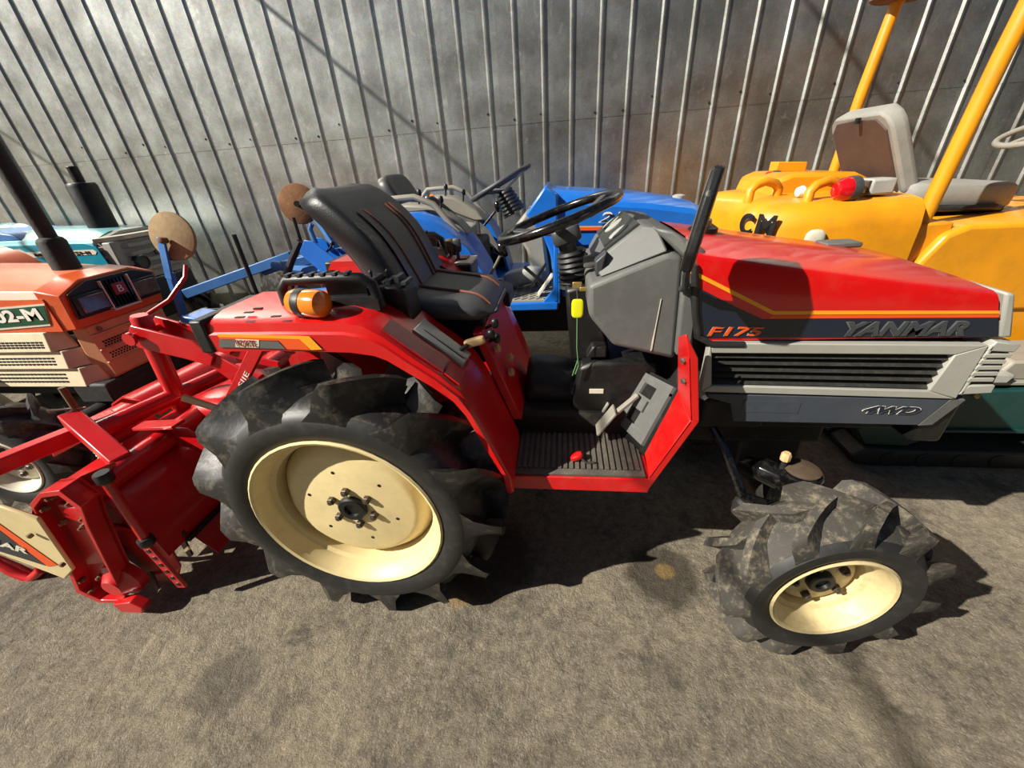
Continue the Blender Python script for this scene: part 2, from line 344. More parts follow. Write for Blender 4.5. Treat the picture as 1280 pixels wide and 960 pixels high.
# ------------------------------------------------------------------ setting: ground and wall
def build_ground():
    xs = []; x = -9.0
    def axis(lo, hi, fine0, fine1, st, co):
        out = []; x = lo
        while x < hi:
            out.append(x); x += st if fine0 <= x < fine1 else co
        out.append(hi); return out
    xs = axis(-14, 12, -3.6, 2.8, 0.03, 0.4); ys = axis(-12, 4.4, 0.1, 2.0, 0.03, 0.25)
    P = []
    for y in ys:
        row = []
        for x in xs:
            z = 0.006*noise.noise((x*1.7, y*1.7, 0))+0.004*noise.noise((x*7, y*7, 3))+0.0018*noise.noise((x*23, y*23, 9))
            row.append((x, y, z-0.004))
        P.append(row)
    o = MB().grid(P).build('ground', 'ground', smooth=60)
    tag(o, 'grey brown worn dirty concrete ground in front of the metal wall', 'ground', kind='structure')
build_ground()
WY = 3.70; RS = 0.2086; RX0 = -4.307
def build_wall():
    w = bpy.data.objects.new('wall_back', None); COL.objects.link(w); w.location = (0, WY, 0); OFF[w] = V((0, WY, 0))
    tag(w, 'tall galvanised corrugated sheet metal wall behind the machines', 'wall', kind='structure')
    def prof(k0, y):
        pts = [(RX0+k0*RS-0.062, y-0.004), ]
        for q in range(5):
            x = RX0+(k0+q)*RS
            pts += [(x-0.017, y-(0.004 if q == 0 else 0)), (x-0.005, y-0.014-(0.002 if q == 0 else 0)), (x+0.005, y-0.014-(0.002 if q == 0 else 0)), (x+0.017, y)]
            if q < 4: pts += [(x+RS*0.35, y-0.0012), (x+RS*0.62, y-0.0008)]
        return pts
    base = {}
    for row, (z0, z1, dy) in enumerate(((0.0, 1.66, 0.0), (1.63, 4.4, -0.0022))):
        nz = 2 if row == 0 else 3
        me0 = None
        for k0 in range(-20, 44, 4):
            x0 = RX0+k0*RS
            if me0 is None:
                pr0 = prof(k0, dy)
                m = MB().grid([[(x-x0, y, z0+(z1-z0)*i/nz) for x, y in pr0] for i in range(nz+1)])
                me0 = bpy.data.meshes.new('sheet'); me0.from_pydata(m.v, [], m.f); me0.materials.append(MATS['wall'])
            o = bpy.data.objects.new('sheet', me0); COL.objects.link(o); o.parent = w; o.location = (x0, 0, 0)
    # back board so the wall has thickness
    MB().bb(RX0-20*RS, RX0+44*RS, WY+0.02, WY+0.06, 0, 4.4).build('framing', 'steel', w)
    sc = MB().lathe([(0.009, 0), (0.009, -0.002), (0.005, -0.003), (0.005, -0.007)], (0, 0, 0), n=6)
    ms = bpy.data.meshes.new('screw'); ms.from_pydata(sc.v, [], sc.f); ms.materials.append(MATS['iron_dirty'])
    for k in range(0, 37):
        if k % 4 in (0, 2, 3):
            o = bpy.data.objects.new('screw', ms); COL.objects.link(o); o.parent = w
            o.location = (RX0+k*RS-0.030, -0.004, 1.665+0.05*((k*7) % 3 == 0)+(0.02 if k % 4 == 0 else 0))
build_wall()

def build_opposite():
    # unseen brown boarded shed, added behind the viewer to darken the sheets' reflection
    w = bpy.data.objects.new('added_dark_wall', None); COL.objects.link(w); w.location = (6, -9, 0); OFF[w] = V((6, -9, 0))
    tag(w, 'unseen brown boarded shed wall added behind the viewer to darken the metal reflection', 'wall', kind='structure')
    me0 = None
    for i in range(24):
        x = -3.5+i*1.0
        o = MB().bb(x, x+0.98, -9.15, -9.0-0.02*(i % 2), 0, 6.0).build('board', 'brown_boards', w, smooth=0)
build_opposite()

# ------------------------------------------------------------------ wheels (shared builders, axis along Y)
def tyre_mesh(mb, c, yo, w, rr, rc, rl, nl, dth, tip=0.011, mid=0.022, basew=0.045, phase=0.0, flip=1, taper=0.0, n=64):
    """c=(x,z) axle, yo = outer face Y, w = width (inwards positive), rr rim, rc carcass, rl lug radius; flip=-1 mirrors for the far side"""
    cx, cz = c
    prof = [(rr-0.012, 0.012), (rr+0.004, -0.004), (rr+0.35*(rc-rr), -0.016), (rr+0.62*(rc-rr), -0.014), (rc-0.016, 0.004), (rc-0.004, 0.03), (rc+0.004, w*0.3), (rc+0.006, w*0.5)]
    full = prof+[(r, w-h) for r, h in prof[-2::-1]]
    mb.lathe([(r, h*flip) for r, h in full], (cx, yo, cz), (0, 1, 0), n=n, caps=False)
    for side in (0, 1):
        for i in range(nl):
            th0 = phase+2*PI*(i+0.5*side)/nl
            loops = []
            for t in (0.0, 0.25, 0.5, 0.75, 0.95, 1.06):
                y = w*0.5+0.012-(w*0.5+0.018)*min(t, 1.0)
                if t > 1: y -= 0.006
                if side: y = w-y
                th = th0+dth*(t**0.85)
                top = rl-taper*t*t
                if t > 1: top = rc+(rl-rc)*0.62
                b = rc-0.012-(0.03*max(0, t-0.7)/0.36)
                m_ = b+(top-b)*0.42
                sc = 1.0+0.35*t*t
                loops.append([V((cx+r*math.cos(th+s_*hw/rc), yo+y*flip, cz+r*math.sin(th+s_*hw/rc)))
                              for r, hw, s_ in ((b, basew*sc, -1), (m_, mid*sc, -1), (top, tip, -1), (top, tip, 1), (m_, mid*sc, 1), (b, basew*sc, 1))])
            mb.loft(loops)
    return mb
def rim_mesh(mb, c, yo, w, rr, disc_y, disc_r, flip=1, n=48):
    cx, cz = c
    k = rr/0.293
    pr_ = [(rr-0.004, 0.004), (rr, 0.0), (rr+0.002, -0.006), (rr-0.004, -0.010), (rr-0.012, -0.006), (rr-0.018, 0.010), (rr-0.030, 0.028), (rr-0.033, 0.044), (rr-0.045, 0.052), (rr-0.050, 0.085), (rr-0.048, w*0.75), (rr-0.02, w*0.85), (rr, w), (rr-0.008, w+0.004), (rr-0.035, w*0.85), (rr-0.056, w*0.72), (rr-0.058, 0.085)]
    mb.lathe([(r, h*flip) for r, h in pr_], (cx, yo, cz), n=n, caps=False)
    rin = rr-0.052
    mb.lathe([(0.0005, (disc_y+0.012)*flip), (0.0005, disc_y*flip), (disc_r*0.92, disc_y*flip), (disc_r, (disc_y+0.006)*flip), (rin, (disc_y+0.045)*flip), (rin, (disc_y+0.052)*flip), (disc_r*0.95, (disc_y+0.014)*flip)], (cx, yo, cz), n=n, caps=False)
    return mb
def make_wheel(root, prefix, c, yo, w, rr, rc, rl, nl, dth, disc_y, disc_r, flip=1, steer=0.0, rim_m='cream', tyre_m='rubber', nuts=6, nut_r=0.065, hub_r=0.042, phase=0.0, hub_out=0.012, detail=True, holes=0, hole_r=0.13, **kw):
    piv = (c[0], yo+0.06*flip, c[1])
    def fin(mb, *a, **k):
        if steer: mb.rot(piv, steer)
        return mb.build(*a, **k)
    ty = fin(tyre_mesh(MB(), c, yo, w, rr, rc, rl, nl, dth, flip=flip, phase=phase, n=64 if detail else 40, **kw), prefix+'_tyre', tyre_m, root, smooth=42)
    ty.data.materials.append(MATS['rubber_side']); off = OFF[ty]
    for pl in ty.data.polygons[:(64 if detail else 40)*14]:
        q = pl.center+off
        if math.hypot(q.x-c[0], q.z-c[1]) < rc-0.02: pl.material_index = 1
    rim = fin(rim_mesh(MB(), c, yo, w, rr, disc_y, disc_r, flip), prefix+'_rim', rim_m, root, smooth=40)
    if not detail: return rim
    fin(MB().lathe([(hub_r, (disc_y+0.01)*flip), (hub_r, (disc_y-hub_out)*flip), (hub_r*0.9, (disc_y-hub_out-0.004)*flip), (hub_r*0.55, (disc_y-hub_out-0.004)*flip), (hub_r*0.5, (disc_y-hub_out+0.004)*flip), (0.001, (disc_y-hub_out+0.004)*flip)], (c[0], yo, c[1])), 'hub_cap', 'black', rim)
    for i in range(nuts):
        a = 2*PI*(i+0.25)/nuts+0.35
        p = (c[0]+nut_r*math.cos(a), yo, c[1]+nut_r*math.sin(a))
        fin(MB().lathe([(0.013, disc_y*flip), (0.013, (disc_y-0.012)*flip), (0.011, (disc_y-0.014)*flip), (0.008, (disc_y-0.014)*flip), (0.008, (disc_y-0.019)*flip), (0.004, (disc_y-0.020)*flip)], p, n=6), 'wheel_nut', 'nut', rim, smooth=20)
    for i in range(holes):
        a = 2*PI*(i+0.5)/holes+0.2
        p = (c[0]+hole_r*math.cos(a), yo, c[1]+hole_r*math.sin(a))
        fin(MB().lathe([(0.006, (disc_y-0.0006)*flip), (0.006, (disc_y+0.001)*flip)], p, n=8), 'bolt_hole', 'black', rim)
    return rim

# ------------------------------------------------------------------ the red tractor
YC = 1.26
red = thing('compact_tractor', 'red compact tractor with cream wheels and black vinyl seat in the foreground', 'tractor', (0.0, YC, 0.0))
R_ = red
make_wheel(R_, 'rear', (-0.637, 0.47), 0.75, 0.20, 0.293, 0.395, 0.475, 13, 0.34, 0.046, 0.205, rim_m='cream', phase=0.12, tip=0.011, mid=0.020, basew=0.052, nuts=6, nut_r=0.068, hub_r=0.045, holes=6, hole_r=0.14, taper=0.008)
make_wheel(R_, 'rear', (-0.637, 0.47), 2*YC-0.75, 0.20, 0.293, 0.395, 0.475, 13, 0.34, 0.070, 0.205, flip=-1, rim_m='cream', phase=0.3, tip=0.011, mid=0.020, basew=0.052, nuts=5, nut_r=0.062, hub_r=0.045, taper=0.008)
make_wheel(R_, 'front', (0.72, 0.287), 0.715, 0.155, 0.160, 0.245, 0.287, 11, 0.45, 0.058, 0.098, steer=0.078, rim_m='cream_dirty', tyre_m='rubber_dusty', nuts=5, nut_r=0.068, hub_r=0.036, tip=0.016, mid=0.019, basew=0.028, taper=0.002, hub_out=0.016)
make_wheel(R_, 'front', (0.72, 0.287), 2*YC-0.715, 0.155, 0.160, 0.245, 0.287, 11, 0.45, 0.058, 0.098, flip=-1, steer=0.078, rim_m='cream_dirty', tyre_m='rubber_dusty', nuts=5, nut_r=0.068, hub_r=0.036, tip=0.0135, mid=0.017, basew=0.026, taper=0.004)

# ---- hood
def hood_loop(x_top, x_bot, zc, zb, y1, y2, crown=0.02):
    yw = y2-y1
    pts = [(y1, zb), (y1-0.001, zb+(zc-zb)*0.5), (y1, zc-0.012), (y1+0.004, zc-0.003), (y1+0.016, zc+0.003), (y1+0.08, zc+0.008), (y1+0.115, zc+crown), (y1+yw*0.5, zc+crown+0.003)]
    pts += [(y1+y2-y, z) for y, z in pts[-2::-1]]
    return [V((x_bot+(x_top-x_bot)*max(0, min(1, (z-zb)/(zc-zb))), y, z)) for y, z in pts]
HY1, HY2 = 1.0, 2*YC-1.0
hl = []
for xt, xb, zc in ((0.318, 0.362, 1.147), (0.45, 0.48, 1.124), (0.62, 0.64, 1.094), (0.80, 0.82, 1.063), (0.93, 0.96, 1.042), (1.00, 1.045, 1.030)):
    hl.append(hood_loop(xt, xb, zc, 0.922, HY1, HY2, 0.022 if xt < 0.95 else 0.010))
hood = MB().loft(hl, closed=False).add([], [])
hood.f.append(tuple(range(len(hl[0])*(len(hl)-1), len(hl[0])*len(hl))))
hood = hood.build('hood', 'red', R_, smooth=30)
DY = HY1-0.0008
MB().prism([(0.310, 0.999, 1.079), (0.439, 0.999, 1.010), (0.503, 0.999, 0.979), (1.024, 0.999, 0.971), (1.047, 0.999, 0.923), (0.359, 0.999, 0.932), (0.335, 0.999, 0.981)], (0, -0.0012, 0)).build('navy_decal', 'navy', hood, smooth=0)
MB().prism([(0.307, 0.999, 1.113), (0.524, 0.999, 1.001), (1.018, 0.999, 0.989), (1.022, 0.999, 0.982), (0.524, 0.999, 0.991), (0.309, 0.999, 1.102)], (0, -0.0012, 0)).build('yellow_stripe', 'yellow_stripe', hood, smooth=0)
MB().prism([(0.523, 0.999, 0.989), (1.023, 0.999, 0.980), (1.026, 0.999, 0.973), (0.516, 0.999, 0.981)], (0, -0.001, 0)).build('orange_stripe', 'orange_stripe', hood, smooth=0)
text('F175', 'model_lettering', hood, (0.380, 0.998, 0.937), (0.509, 0.998, 0.935), (0, 0, 1), 'silver', 0.023, 0.0008, shear=0.2, bold=0.035)
text('F175', 'model_lettering', hood, (0.379, 0.997, 0.938), (0.509, 0.997, 0.936), (0, 0, 1), 'orange_stripe', 0.023, 0.0020, shear=0.2, bold=0.012)
text('YANMAR', 'brand_lettering', hood, (0.705, 0.998, 0.933), (0.966, 0.998, 0.930), (0, 0, 1), 'grey_plastic', 0.033, 0.0010, shear=0.25, bold=0.065)
text('YANMAR', 'brand_lettering', hood, (0.704, 0.997, 0.934), (0.966, 0.997, 0.930), (0, 0, 1), 'grey_dark', 0.033, 0.0025, shear=0.25, bold=0.035)
# fuel filler on the hood
MB().lathe([(0.040, 0.0), (0.040, 0.012), (0.034, 0.016), (0.001, 0.016)], (0.40, 1.24, 1.155), (0, 0, 1)).build('fuel_cap', 'black', hood)
MB().lathe([(0.024, 0.0), (0.024, 0.022), (0.016, 0.026), (0.001, 0.026)], (0.395, 1.235, 1.168), (0, 0, 1)).build('fuel_cap_lock', 'steel', hood)
MB().bb(0.80, 0.90, 1.335, 1.40, 1.075, 1.090).build('hood_catch', 'grey_plastic', hood, bevel=0.004)
# rubber seal behind the hood
MB().tube([(0.318, HY1-0.001, 1.12), (0.338, HY1-0.002, 1.0), (0.354, HY1-0.003, 0.935), (0.39, HY1-0.01, 0.916), (0.47, HY1-0.01, 0.914)], 0.009).build('edge_seal', 'rubber_side', hood)

# ---- nose: grey surround and louvred front grille
nose = MB()
def nose_loop(dx, z, wd): return None
nose.prism([(1.012, 0.998, 1.032), (1.032, 0.997, 1.030), (1.078, 0.997, 0.920), (1.052, 0.998, 0.920)], (0, HY2-HY1+0.004, 0))
nose = nose.build('nose_trim', 'silver', R_, bevel=0.006)
fr = MB().prism([(1.038, 0.985, 0.916), (1.094, 0.985, 0.907), (1.088, 0.985, 0.886), (1.028, 0.985, 0.891)], (0, HY2-HY1+0.03, 0))
fr.prism([(1.034, 0.985, 0.794), (1.093, 0.985, 0.795), (1.095, 0.985, 0.771), (1.020, 0.985, 0.766)], (0, HY2-HY1+0.03, 0))
fr.prism([(1.031, 0.985, 0.906), (1.040, 0.985, 0.906), (1.033, 0.985, 0.766), (1.024, 0.985, 0.766)], (0, 0.02, 0))
fr = fr.build('front_grille', 'silver', R_, bevel=0.003)
MB().prism([(1.046, 0.996, 0.888), (1.087, 0.996, 0.888), (1.097, 0.996, 0.779), (1.039, 0.996, 0.779)], (0, HY2-HY1+0.008, 0)).build('grille_backing', 'black', fr)
for q in (((1.028, 0.984, 0.883), (1.086, 0.984, 0.882), (1.085, 0.984, 0.873), (1.027, 0.984, 0.873)),
          ((1.027, 0.984, 0.867), (1.082, 0.984, 0.866), (1.081, 0.984, 0.856), (1.026, 0.984, 0.857)),
          ((1.026, 0.984, 0.850), (1.081, 0.984, 0.850), (1.081, 0.984, 0.840), (1.025, 0.984, 0.840)),
          ((1.025, 0.984, 0.833), (1.081, 0.984, 0.833), (1.080, 0.984, 0.823), (1.024, 0.984, 0.823)),
          ((1.024, 0.984, 0.816), (1.080, 0.984, 0.816), (1.080, 0.984, 0.806), (1.023, 0.984, 0.806))):
    MB().prism(list(q), (0, HY2-HY1+0.032, 0)).build('louvre', 'silver', fr, bevel=0.001)
# ---- side grille panel
sg = MB()
o_ = [(0.385, 0.985, 0.922), (1.026, 0.985, 0.906), (1.022, 0.985, 0.753), (0.385, 0.985, 0.773)]
i_ = [(0.394, 0.985, 0.892), (0.964, 0.985, 0.881), (0.949, 0.985, 0.778), (0.411, 0.985, 0.794)]
o_ = [V(p) for p in o_]; i_ = [V(p) for p in i_]; dv = V((0, 0.03, 0))
for a in range(4):
    b = (a+1) % 4
    sg.prism([o_[a], o_[b], i_[b], i_[a]], dv)
sg = sg.build('side_grille_frame', 'silver', R_, bevel=0.003)
MB().prism([p+V((0, 0.03, 0)) for p in i_], (0, 0.012, 0)).build('grille_backing', 'black', sg)
for i in range(5):
    t0 = (i+0.15)/5; t1 = (i+0.80)/5
    a = i_[0].lerp(i_[3], t0); b = i_[1].lerp(i_[2], t0); c_ = i_[1].lerp(i_[2], t1); d_ = i_[0].lerp(i_[3], t1)
    MB().add([a+V((0, 0.024, 0)), b+V((0, 0.024, 0)), c_+V((0, 0.006, 0)), d_+V((0, 0.006, 0)), a+V((0, 0.030, 0)), b+V((0, 0.030, 0)), c_+V((0, 0.030, 0)), d_+V((0, 0.030, 0))],
             [(0,3,2,1),(4,5,6,7),(0,1,5,4),(1,2,6,5),(2,3,7,6),(3,0,4,7)]).build('louvre', 'louvre_black', sg, smooth=0)
# far side panel, plain mirror of the near one
MB().prism([V((p.x, 2*YC-p.y, p.z)) for p in o_], (0, -0.03, 0)).build('side_grille_frame', 'silver', R_, bevel=0.003)
# ---- lower dark skirt with lettering
sk = MB().prism([(0.405, 0.988, 0.766), (1.013, 0.988, 0.749), (0.971, 0.988, 0.666), (0.493, 0.988, 0.672), (0.475, 0.988, 0.732), (0.407, 0.988, 0.753)], (0, 0.02, 0))
sk = sk.build('lower_skirt', 'slate', R_, bevel=0.003)
MB().prism([(1.013, 0.988, 0.749), (1.050, 0.990, 0.748), (1.005, 0.990, 0.668), (0.971, 0.988, 0.666)], (0, 0.02, 0)).build('skirt_corner', 'grey_plastic', sk)
MB().prism([(0.505, 0.986, 0.744), (0.655, 0.987, 0.740), (0.655, 0.987, 0.703), (0.507, 0.987, 0.707)], (0, 0.006, 0)).build('skirt_plate', 'slate', sk)
text('4WD', 'drive_lettering', sk, (0.818, 0.986, 0.709), (0.950, 0.986, 0.705), (0, 0, 1), 'white', 0.021, 0.0010, shear=0.35, bold=0.075)
text('4WD', 'drive_lettering', sk, (0.817, 0.985, 0.710), (0.949, 0.985, 0.706), (0, 0, 1), 'navy', 0.021, 0.0015, shear=0.35, bold=0.035)
# front cross piece, engine, chassis
MB().bb(0.98, 1.06, 1.0, 2*YC-1.0, 0.60, 0.755).build('front_weight_bracket', 'black', R_, bevel=0.01)
eng = MB().bb(0.34, 0.98, 1.06, 1.46, 0.60, 0.91).bb(0.30, 0.84, 1.12, 1.40, 0.50, 0.62).bb(0.62, 0.82, 1.16, 1.36, 0.36, 0.52)
eng.bb(0.42, 0.60, 1.03, 1.1, 0.62, 0.72).bb(0.66, 0.90, 1.04, 1.1, 0.64, 0.74)
eng.build('engine', 'iron_dirty', R_, bevel=0.01)
MB().bb(-0.85, 0.34, 1.10, 1.42, 0.36, 0.62).bb(-0.80, -0.45, 1.02, 1.50, 0.36, 0.62).build('transmission', 'iron_dirty', R_, bevel=0.015)
MB().lathe([(0.06, -0.42), (0.085, -0.30), (0.085, 0.30), (0.06, 0.42)], (-0.637, YC, 0.47)).build('rear_axle', 'iron_dirty', R_)
# front axle with reduction cases and the dirty gear case beside the wheel
MB().lathe([(0.05, -0.28), (0.05, -0.10), (0.075, 0), (0.05, 0.10), (0.05, 0.28)], (0.72, YC, 0.32), n=16).build('front_axle', 'iron_dirty', R_)
for sgn in (-1, 1):
    yk = YC+sgn*0.285
    kk = MB().lathe([(0.052, -0.20), (0.060, -0.12), (0.060, -0.03), (0.056, 0.02), (0.058, 0.045), (0.054, 0.052), (0.001, 0.055)], (0.715, yk, 0.455), (0, 0, 1), n=20)
    kk.bb(0.665, 0.72, min(yk, yk+sgn*0.09), max(yk, yk+sgn*0.09), 0.24, 0.40)
    kk.tube([(0.715, yk, 0.45), (0.64, yk-sgn*0.05, 0.46), (0.62, yk-sgn*0.12, 0.42)], [0.045, 0.04, 0.03])
    kk = kk.build('gear_case', 'black_gloss', R_, bevel=0.006, smooth=40)
    MB().lathe([(0.048, 0), (0.048, 0.004), (0.040, 0.008), (0.001, 0.010)], (0.715, yk, 0.51), (0, 0, 1), n=20).build('case_cap', 'cap_brown', kk)
    MB().tube([(0.668, yk+0.01, 0.49), (0.664, yk+0.01, 0.545)], 0.008).build('breather_pipe', 'iron_dirty', kk)
    MB().lathe([(0.014, 0), (0.014, 0.02), (0.010, 0.026), (0.001, 0.026)], (0.664, yk+0.01, 0.538), (0, 0, 1), n=8).build('breather_cap', 'wood_tan', kk)
st = MB().tube([(0.47, 1.06, 0.60), (0.50, 1.0, 0.55), (0.545, 0.93, 0.44)], 0.014).tube([(0.545, 0.93, 0.44), (0.66, 0.93, 0.40)], 0.012)
st = st.build('steering_link', 'black_gloss', R_)
MB().lathe([(0.001, -0.035), (0.02, -0.03), (0.028, 0), (0.028, 0.02), (0.02, 0.03), (0.001, 0.034)], (0.55, 0.925, 0.40), (0.2, 0, 1), n=12).build('ball_joint', 'iron_dirty', st)

# ---- fenders
def fender(ysgn):
    def Y(y): return y if ysgn < 0 else 2*YC-y
    path = [(-0.890, 1.062), (-0.70, 1.060), (-0.53, 1.058), (-0.475, 1.046), (-0.430, 1.018), (-0.368, 0.962), (-0.310, 0.915), (-0.258, 0.862), (-0.230, 0.808), (-0.190, 0.700), (-0.145, 0.575), (-0.140, 0.52)]
    low = [(-0.905, 0.985), (-0.70, 0.985), (-0.52, 0.978), (-0.46, 0.968), (-0.43, 0.955), (-0.38, 0.918), (-0.325, 0.878), (-0.278, 0.836), (-0.250, 0.792), (-0.210, 0.690), (-0.165, 0.580), (-0.158, 0.52)]
    inn = [(0.012), 0.012, 0.012, 0.010, 0.010, 0.008, 0.008, 0.006, 0.004, 0, 0, 0]
    loops = []
    for i, ((x, z), (xl, zl)) in enumerate(zip(path, low)):
        h = inn[i]
        yin = 1.06
        loops.append([V((xl, Y(0.828), zl)), V((x-(x-xl)*0.35, Y(0.826), z-(z-zl)*0.40)), V((x-(x-xl)*0.28, Y(0.832), z-(z-zl)*0.33)), V((x, Y(0.836), z-0.004)), V((x, Y(0.846), z)), V((x+h*0.3, Y(0.90), z+h)), V((x+h*0.3, Y(yin), z+h)),
                      V((x-0.02, Y(yin), z-0.02)), V((x-0.02, Y(0.848), z-0.02)), V((xl+0.003, Y(0.842), zl))])
    f = MB().loft(loops).build('fender', 'red', R_, smooth=28)
    # inner side wall down to the transmission
    MB().prism([(-0.88, Y(1.05), 1.05), (-0.50, Y(1.05), 1.05), (-0.30, Y(1.05), 0.89), (-0.25, Y(1.05), 0.80), (-0.17, Y(1.05), 0.58), (-0.25, Y(1.05), 0.45), (-0.80, Y(1.05), 0.45), (-0.88, Y(1.05), 0.8)], (0, 0.012*ysgn*-1, 0)).build('fender_side', 'red_worn', f)
    # rubber trim at the rear
    yy = sorted((Y(0.822), Y(1.05)))
    MB().bb(-0.925, -0.888, yy[0], yy[1], 0.982, 1.070).build('rear_trim', 'black_plastic', f, bevel=0.006)
    return f
fen = fender(-1); fenf = fender(1)
# fender decals (near side)
dec = [((272,424),(378,425),(404,441),(358,440),(347,427),(273,427),'yellow_stripe')]
MB().prism([(-0.858, 0.825, 1.035), (-0.634, 0.825, 1.026), (-0.612, 0.825, 1.024), (-0.590, 0.825, 0.989), (-0.620, 0.825, 0.988), (-0.641, 0.825, 1.018), (-0.859, 0.825, 1.027)], (0, -0.001, 0)).build('yellow_stripe', 'yellow_stripe', fen, smooth=0)
MB().prism([(-0.859, 0.825, 1.027), (-0.641, 0.825, 1.018), (-0.622, 0.825, 0.988), (-0.684, 0.825, 0.991), (-0.697, 0.825, 1.014), (-0.858, 0.825, 1.021)], (0, -0.001, 0)).build('orange_stripe', 'orange_stripe', fen, smooth=0)
MB().prism([(-0.860, 0.825, 1.020), (-0.700, 0.825, 1.012), (-0.688, 0.825, 0.992), (-0.870, 0.825, 0.999)], (0, -0.001, 0)).build('grey_decal', 'grey_plastic', fen, smooth=0)
MB().prism([(-0.813, 0.824, 1.021), (-0.750, 0.824, 1.017), (-0.759, 0.824, 0.996), (-0.823, 0.824, 0.999)], (0, -0.0008, 0)).build('lettering_panel', 'off_white', fen, smooth=0)
text('FORTE', 'series_lettering', fen, (-0.815, 0.822, 1.002), (-0.762, 0.822, 1.000), (0, 0, 1), 'letter_red', 0.017, 0.0010)
for px_ in ((-0.785, 0.834, 1.075), (-0.788, 0.870, 1.075), (-0.786, 0.901, 1.075), (-0.688, 0.834, 1.075)):
    MB().bb(px_[0]-0.012, px_[0]+0.012, px_[1]-0.004, px_[1]+0.004, 1.073, 1.0755).build('slot', 'black', fen)
# manual sticker on the slope
def on_slope(a, b, c_, d_): return [V(a), V(b), V(c_), V(d_)]
MB().prism([(-0.435, 0.905, 1.0335), (-0.300, 0.905, 0.9185), (-0.302, 0.85, 0.9105), (-0.437, 0.85, 1.0255)], (0.003, 0, 0.004)).build('warning_sticker', 'red_label', fen, smooth=0)
MB().prism([(-0.296, 0.905, 0.914), (-0.262, 0.905, 0.880), (-0.264, 0.85, 0.872), (-0.298, 0.85, 0.906)], (0.003, 0, 0.003)).build('warning_sticker', 'red', fen, smooth=0)
# amber lamp
def lamp(root, c, m='amber', ax=(1, 0, 0), r=0.034, L=0.105):
    k = MB().lathe([(0.001, -L*0.5), (r*0.6, -L*0.49), (r*0.92, -L*0.42), (r, -L*0.30), (r, -L*0.1), (r, L*0.1), (r, L*0.30), (r*0.92, L*0.42), (r*0.6, L*0.49), (r*0.2, L*0.53), (0.001, L*0.53)], c, ax).build('indicator_lamp', m, root)
    c = V(c); ax = V(ax).normalized()
    MB().lathe([(r*1.03, -0.012), (r*1.05, -0.010), (r*1.05, 0.010), (r*1.03, 0.012)], c-ax*0.012, ax, caps=False).build('lamp_band', 'black_plastic', k)
    MB().bb(c.x-0.03, c.x+0.03, c.y-0.012, c.y+0.012, c.z-r-0.006, c.z-r+0.004).build('lamp_base', 'black', k)
    return k
lamp(R_, (-0.615, 0.865, 1.095), ax=(1, -0.25, 0))
lamp(R_, (-0.615, 2*YC-0.865, 1.098), ax=(1, 0.25, 0))
# grab bars with ribbed tops
for sgn in (-1, 1):
    yb = YC+sgn*0.325
    g = MB().tube([(-0.725, yb, 1.06), (-0.725, yb, 1.115), (-0.705, yb, 1.135), (-0.56, yb, 1.137), (-0.50, yb, 1.134), (-0.475, yb, 1.118), (-0.465, yb, 1.06)], 0.014, n=8)
    g.bb(-0.60, -0.46, yb-0.02, yb+0.02, 1.055, 1.085).bb(-0.61, -0.50, yb+0.012, yb+0.018, 1.08, 1.13)
    g = g.build('grab_bar', 'black_plastic', R_, smooth=50)
    for i in range(6): MB().bb(-0.70+i*0.032, -0.688+i*0.032, yb-0.013, yb+0.013, 1.146, 1.152).build('grip_rib', 'grey_dark', g)
# black control tray beside the seat
tr = MB().prism([(-0.565, 0.975, 1.015), (-0.565, 0.975, 1.100), (-0.43, 0.975, 1.100), (-0.412, 0.975, 1.085), (-0.398, 0.975, 0.965), (-0.50, 0.975, 1.02)], (0, 0.09, 0)).build('control_box', 'black_plastic', R_, bevel=0.008)
for i in range(7):
    MB().bb(-0.55+i*0.021, -0.537+i*0.021, 0.99+0.01*(i % 2), 1.05, 1.098, 1.106+0.006*(i % 3)).build('toggle', 'grey_dark', tr)
for x in (-0.515, -0.468): MB().tube([(x, 1.02, 1.10), (x, 1.02, 1.128)], 0.004).lathe([(0.001, -0.006), (0.006, 0), (0.001, 0.006)], (x, 1.02, 1.13), (0, 0, 1), n=8).build('toggle', 'black', tr)
# far-side lever box
fb = MB().bb(-0.60, -0.36, YC+0.30, YC+0.44, 0.93, 1.020).build('lever_box', 'black', R_, bevel=0.008)
MB().bb(-0.60, -0.36, YC+0.30, YC+0.44, 1.020, 1.028).build('box_top', 'off_white', fb)
MB().bb(-0.60, -0.39, YC+0.36, YC+0.43, 1.028, 1.034).build('box_panel', 'red_label', fb)
for x, m_ in ((-0.53, 'grey_plastic'), (-0.455, 'steel_rusty'), (-0.425, 'grey_dark')):
    MB().tube([(x, YC+0.37, 1.03), (x, YC+0.37, 1.065)], 0.007).ell((x, YC+0.37, 1.085), (0.018, 0, 0), (0, 0.012, 0), (0, 0, 0.028), 0.5, 0.6, 12, 8).build('lever', m_, fb)
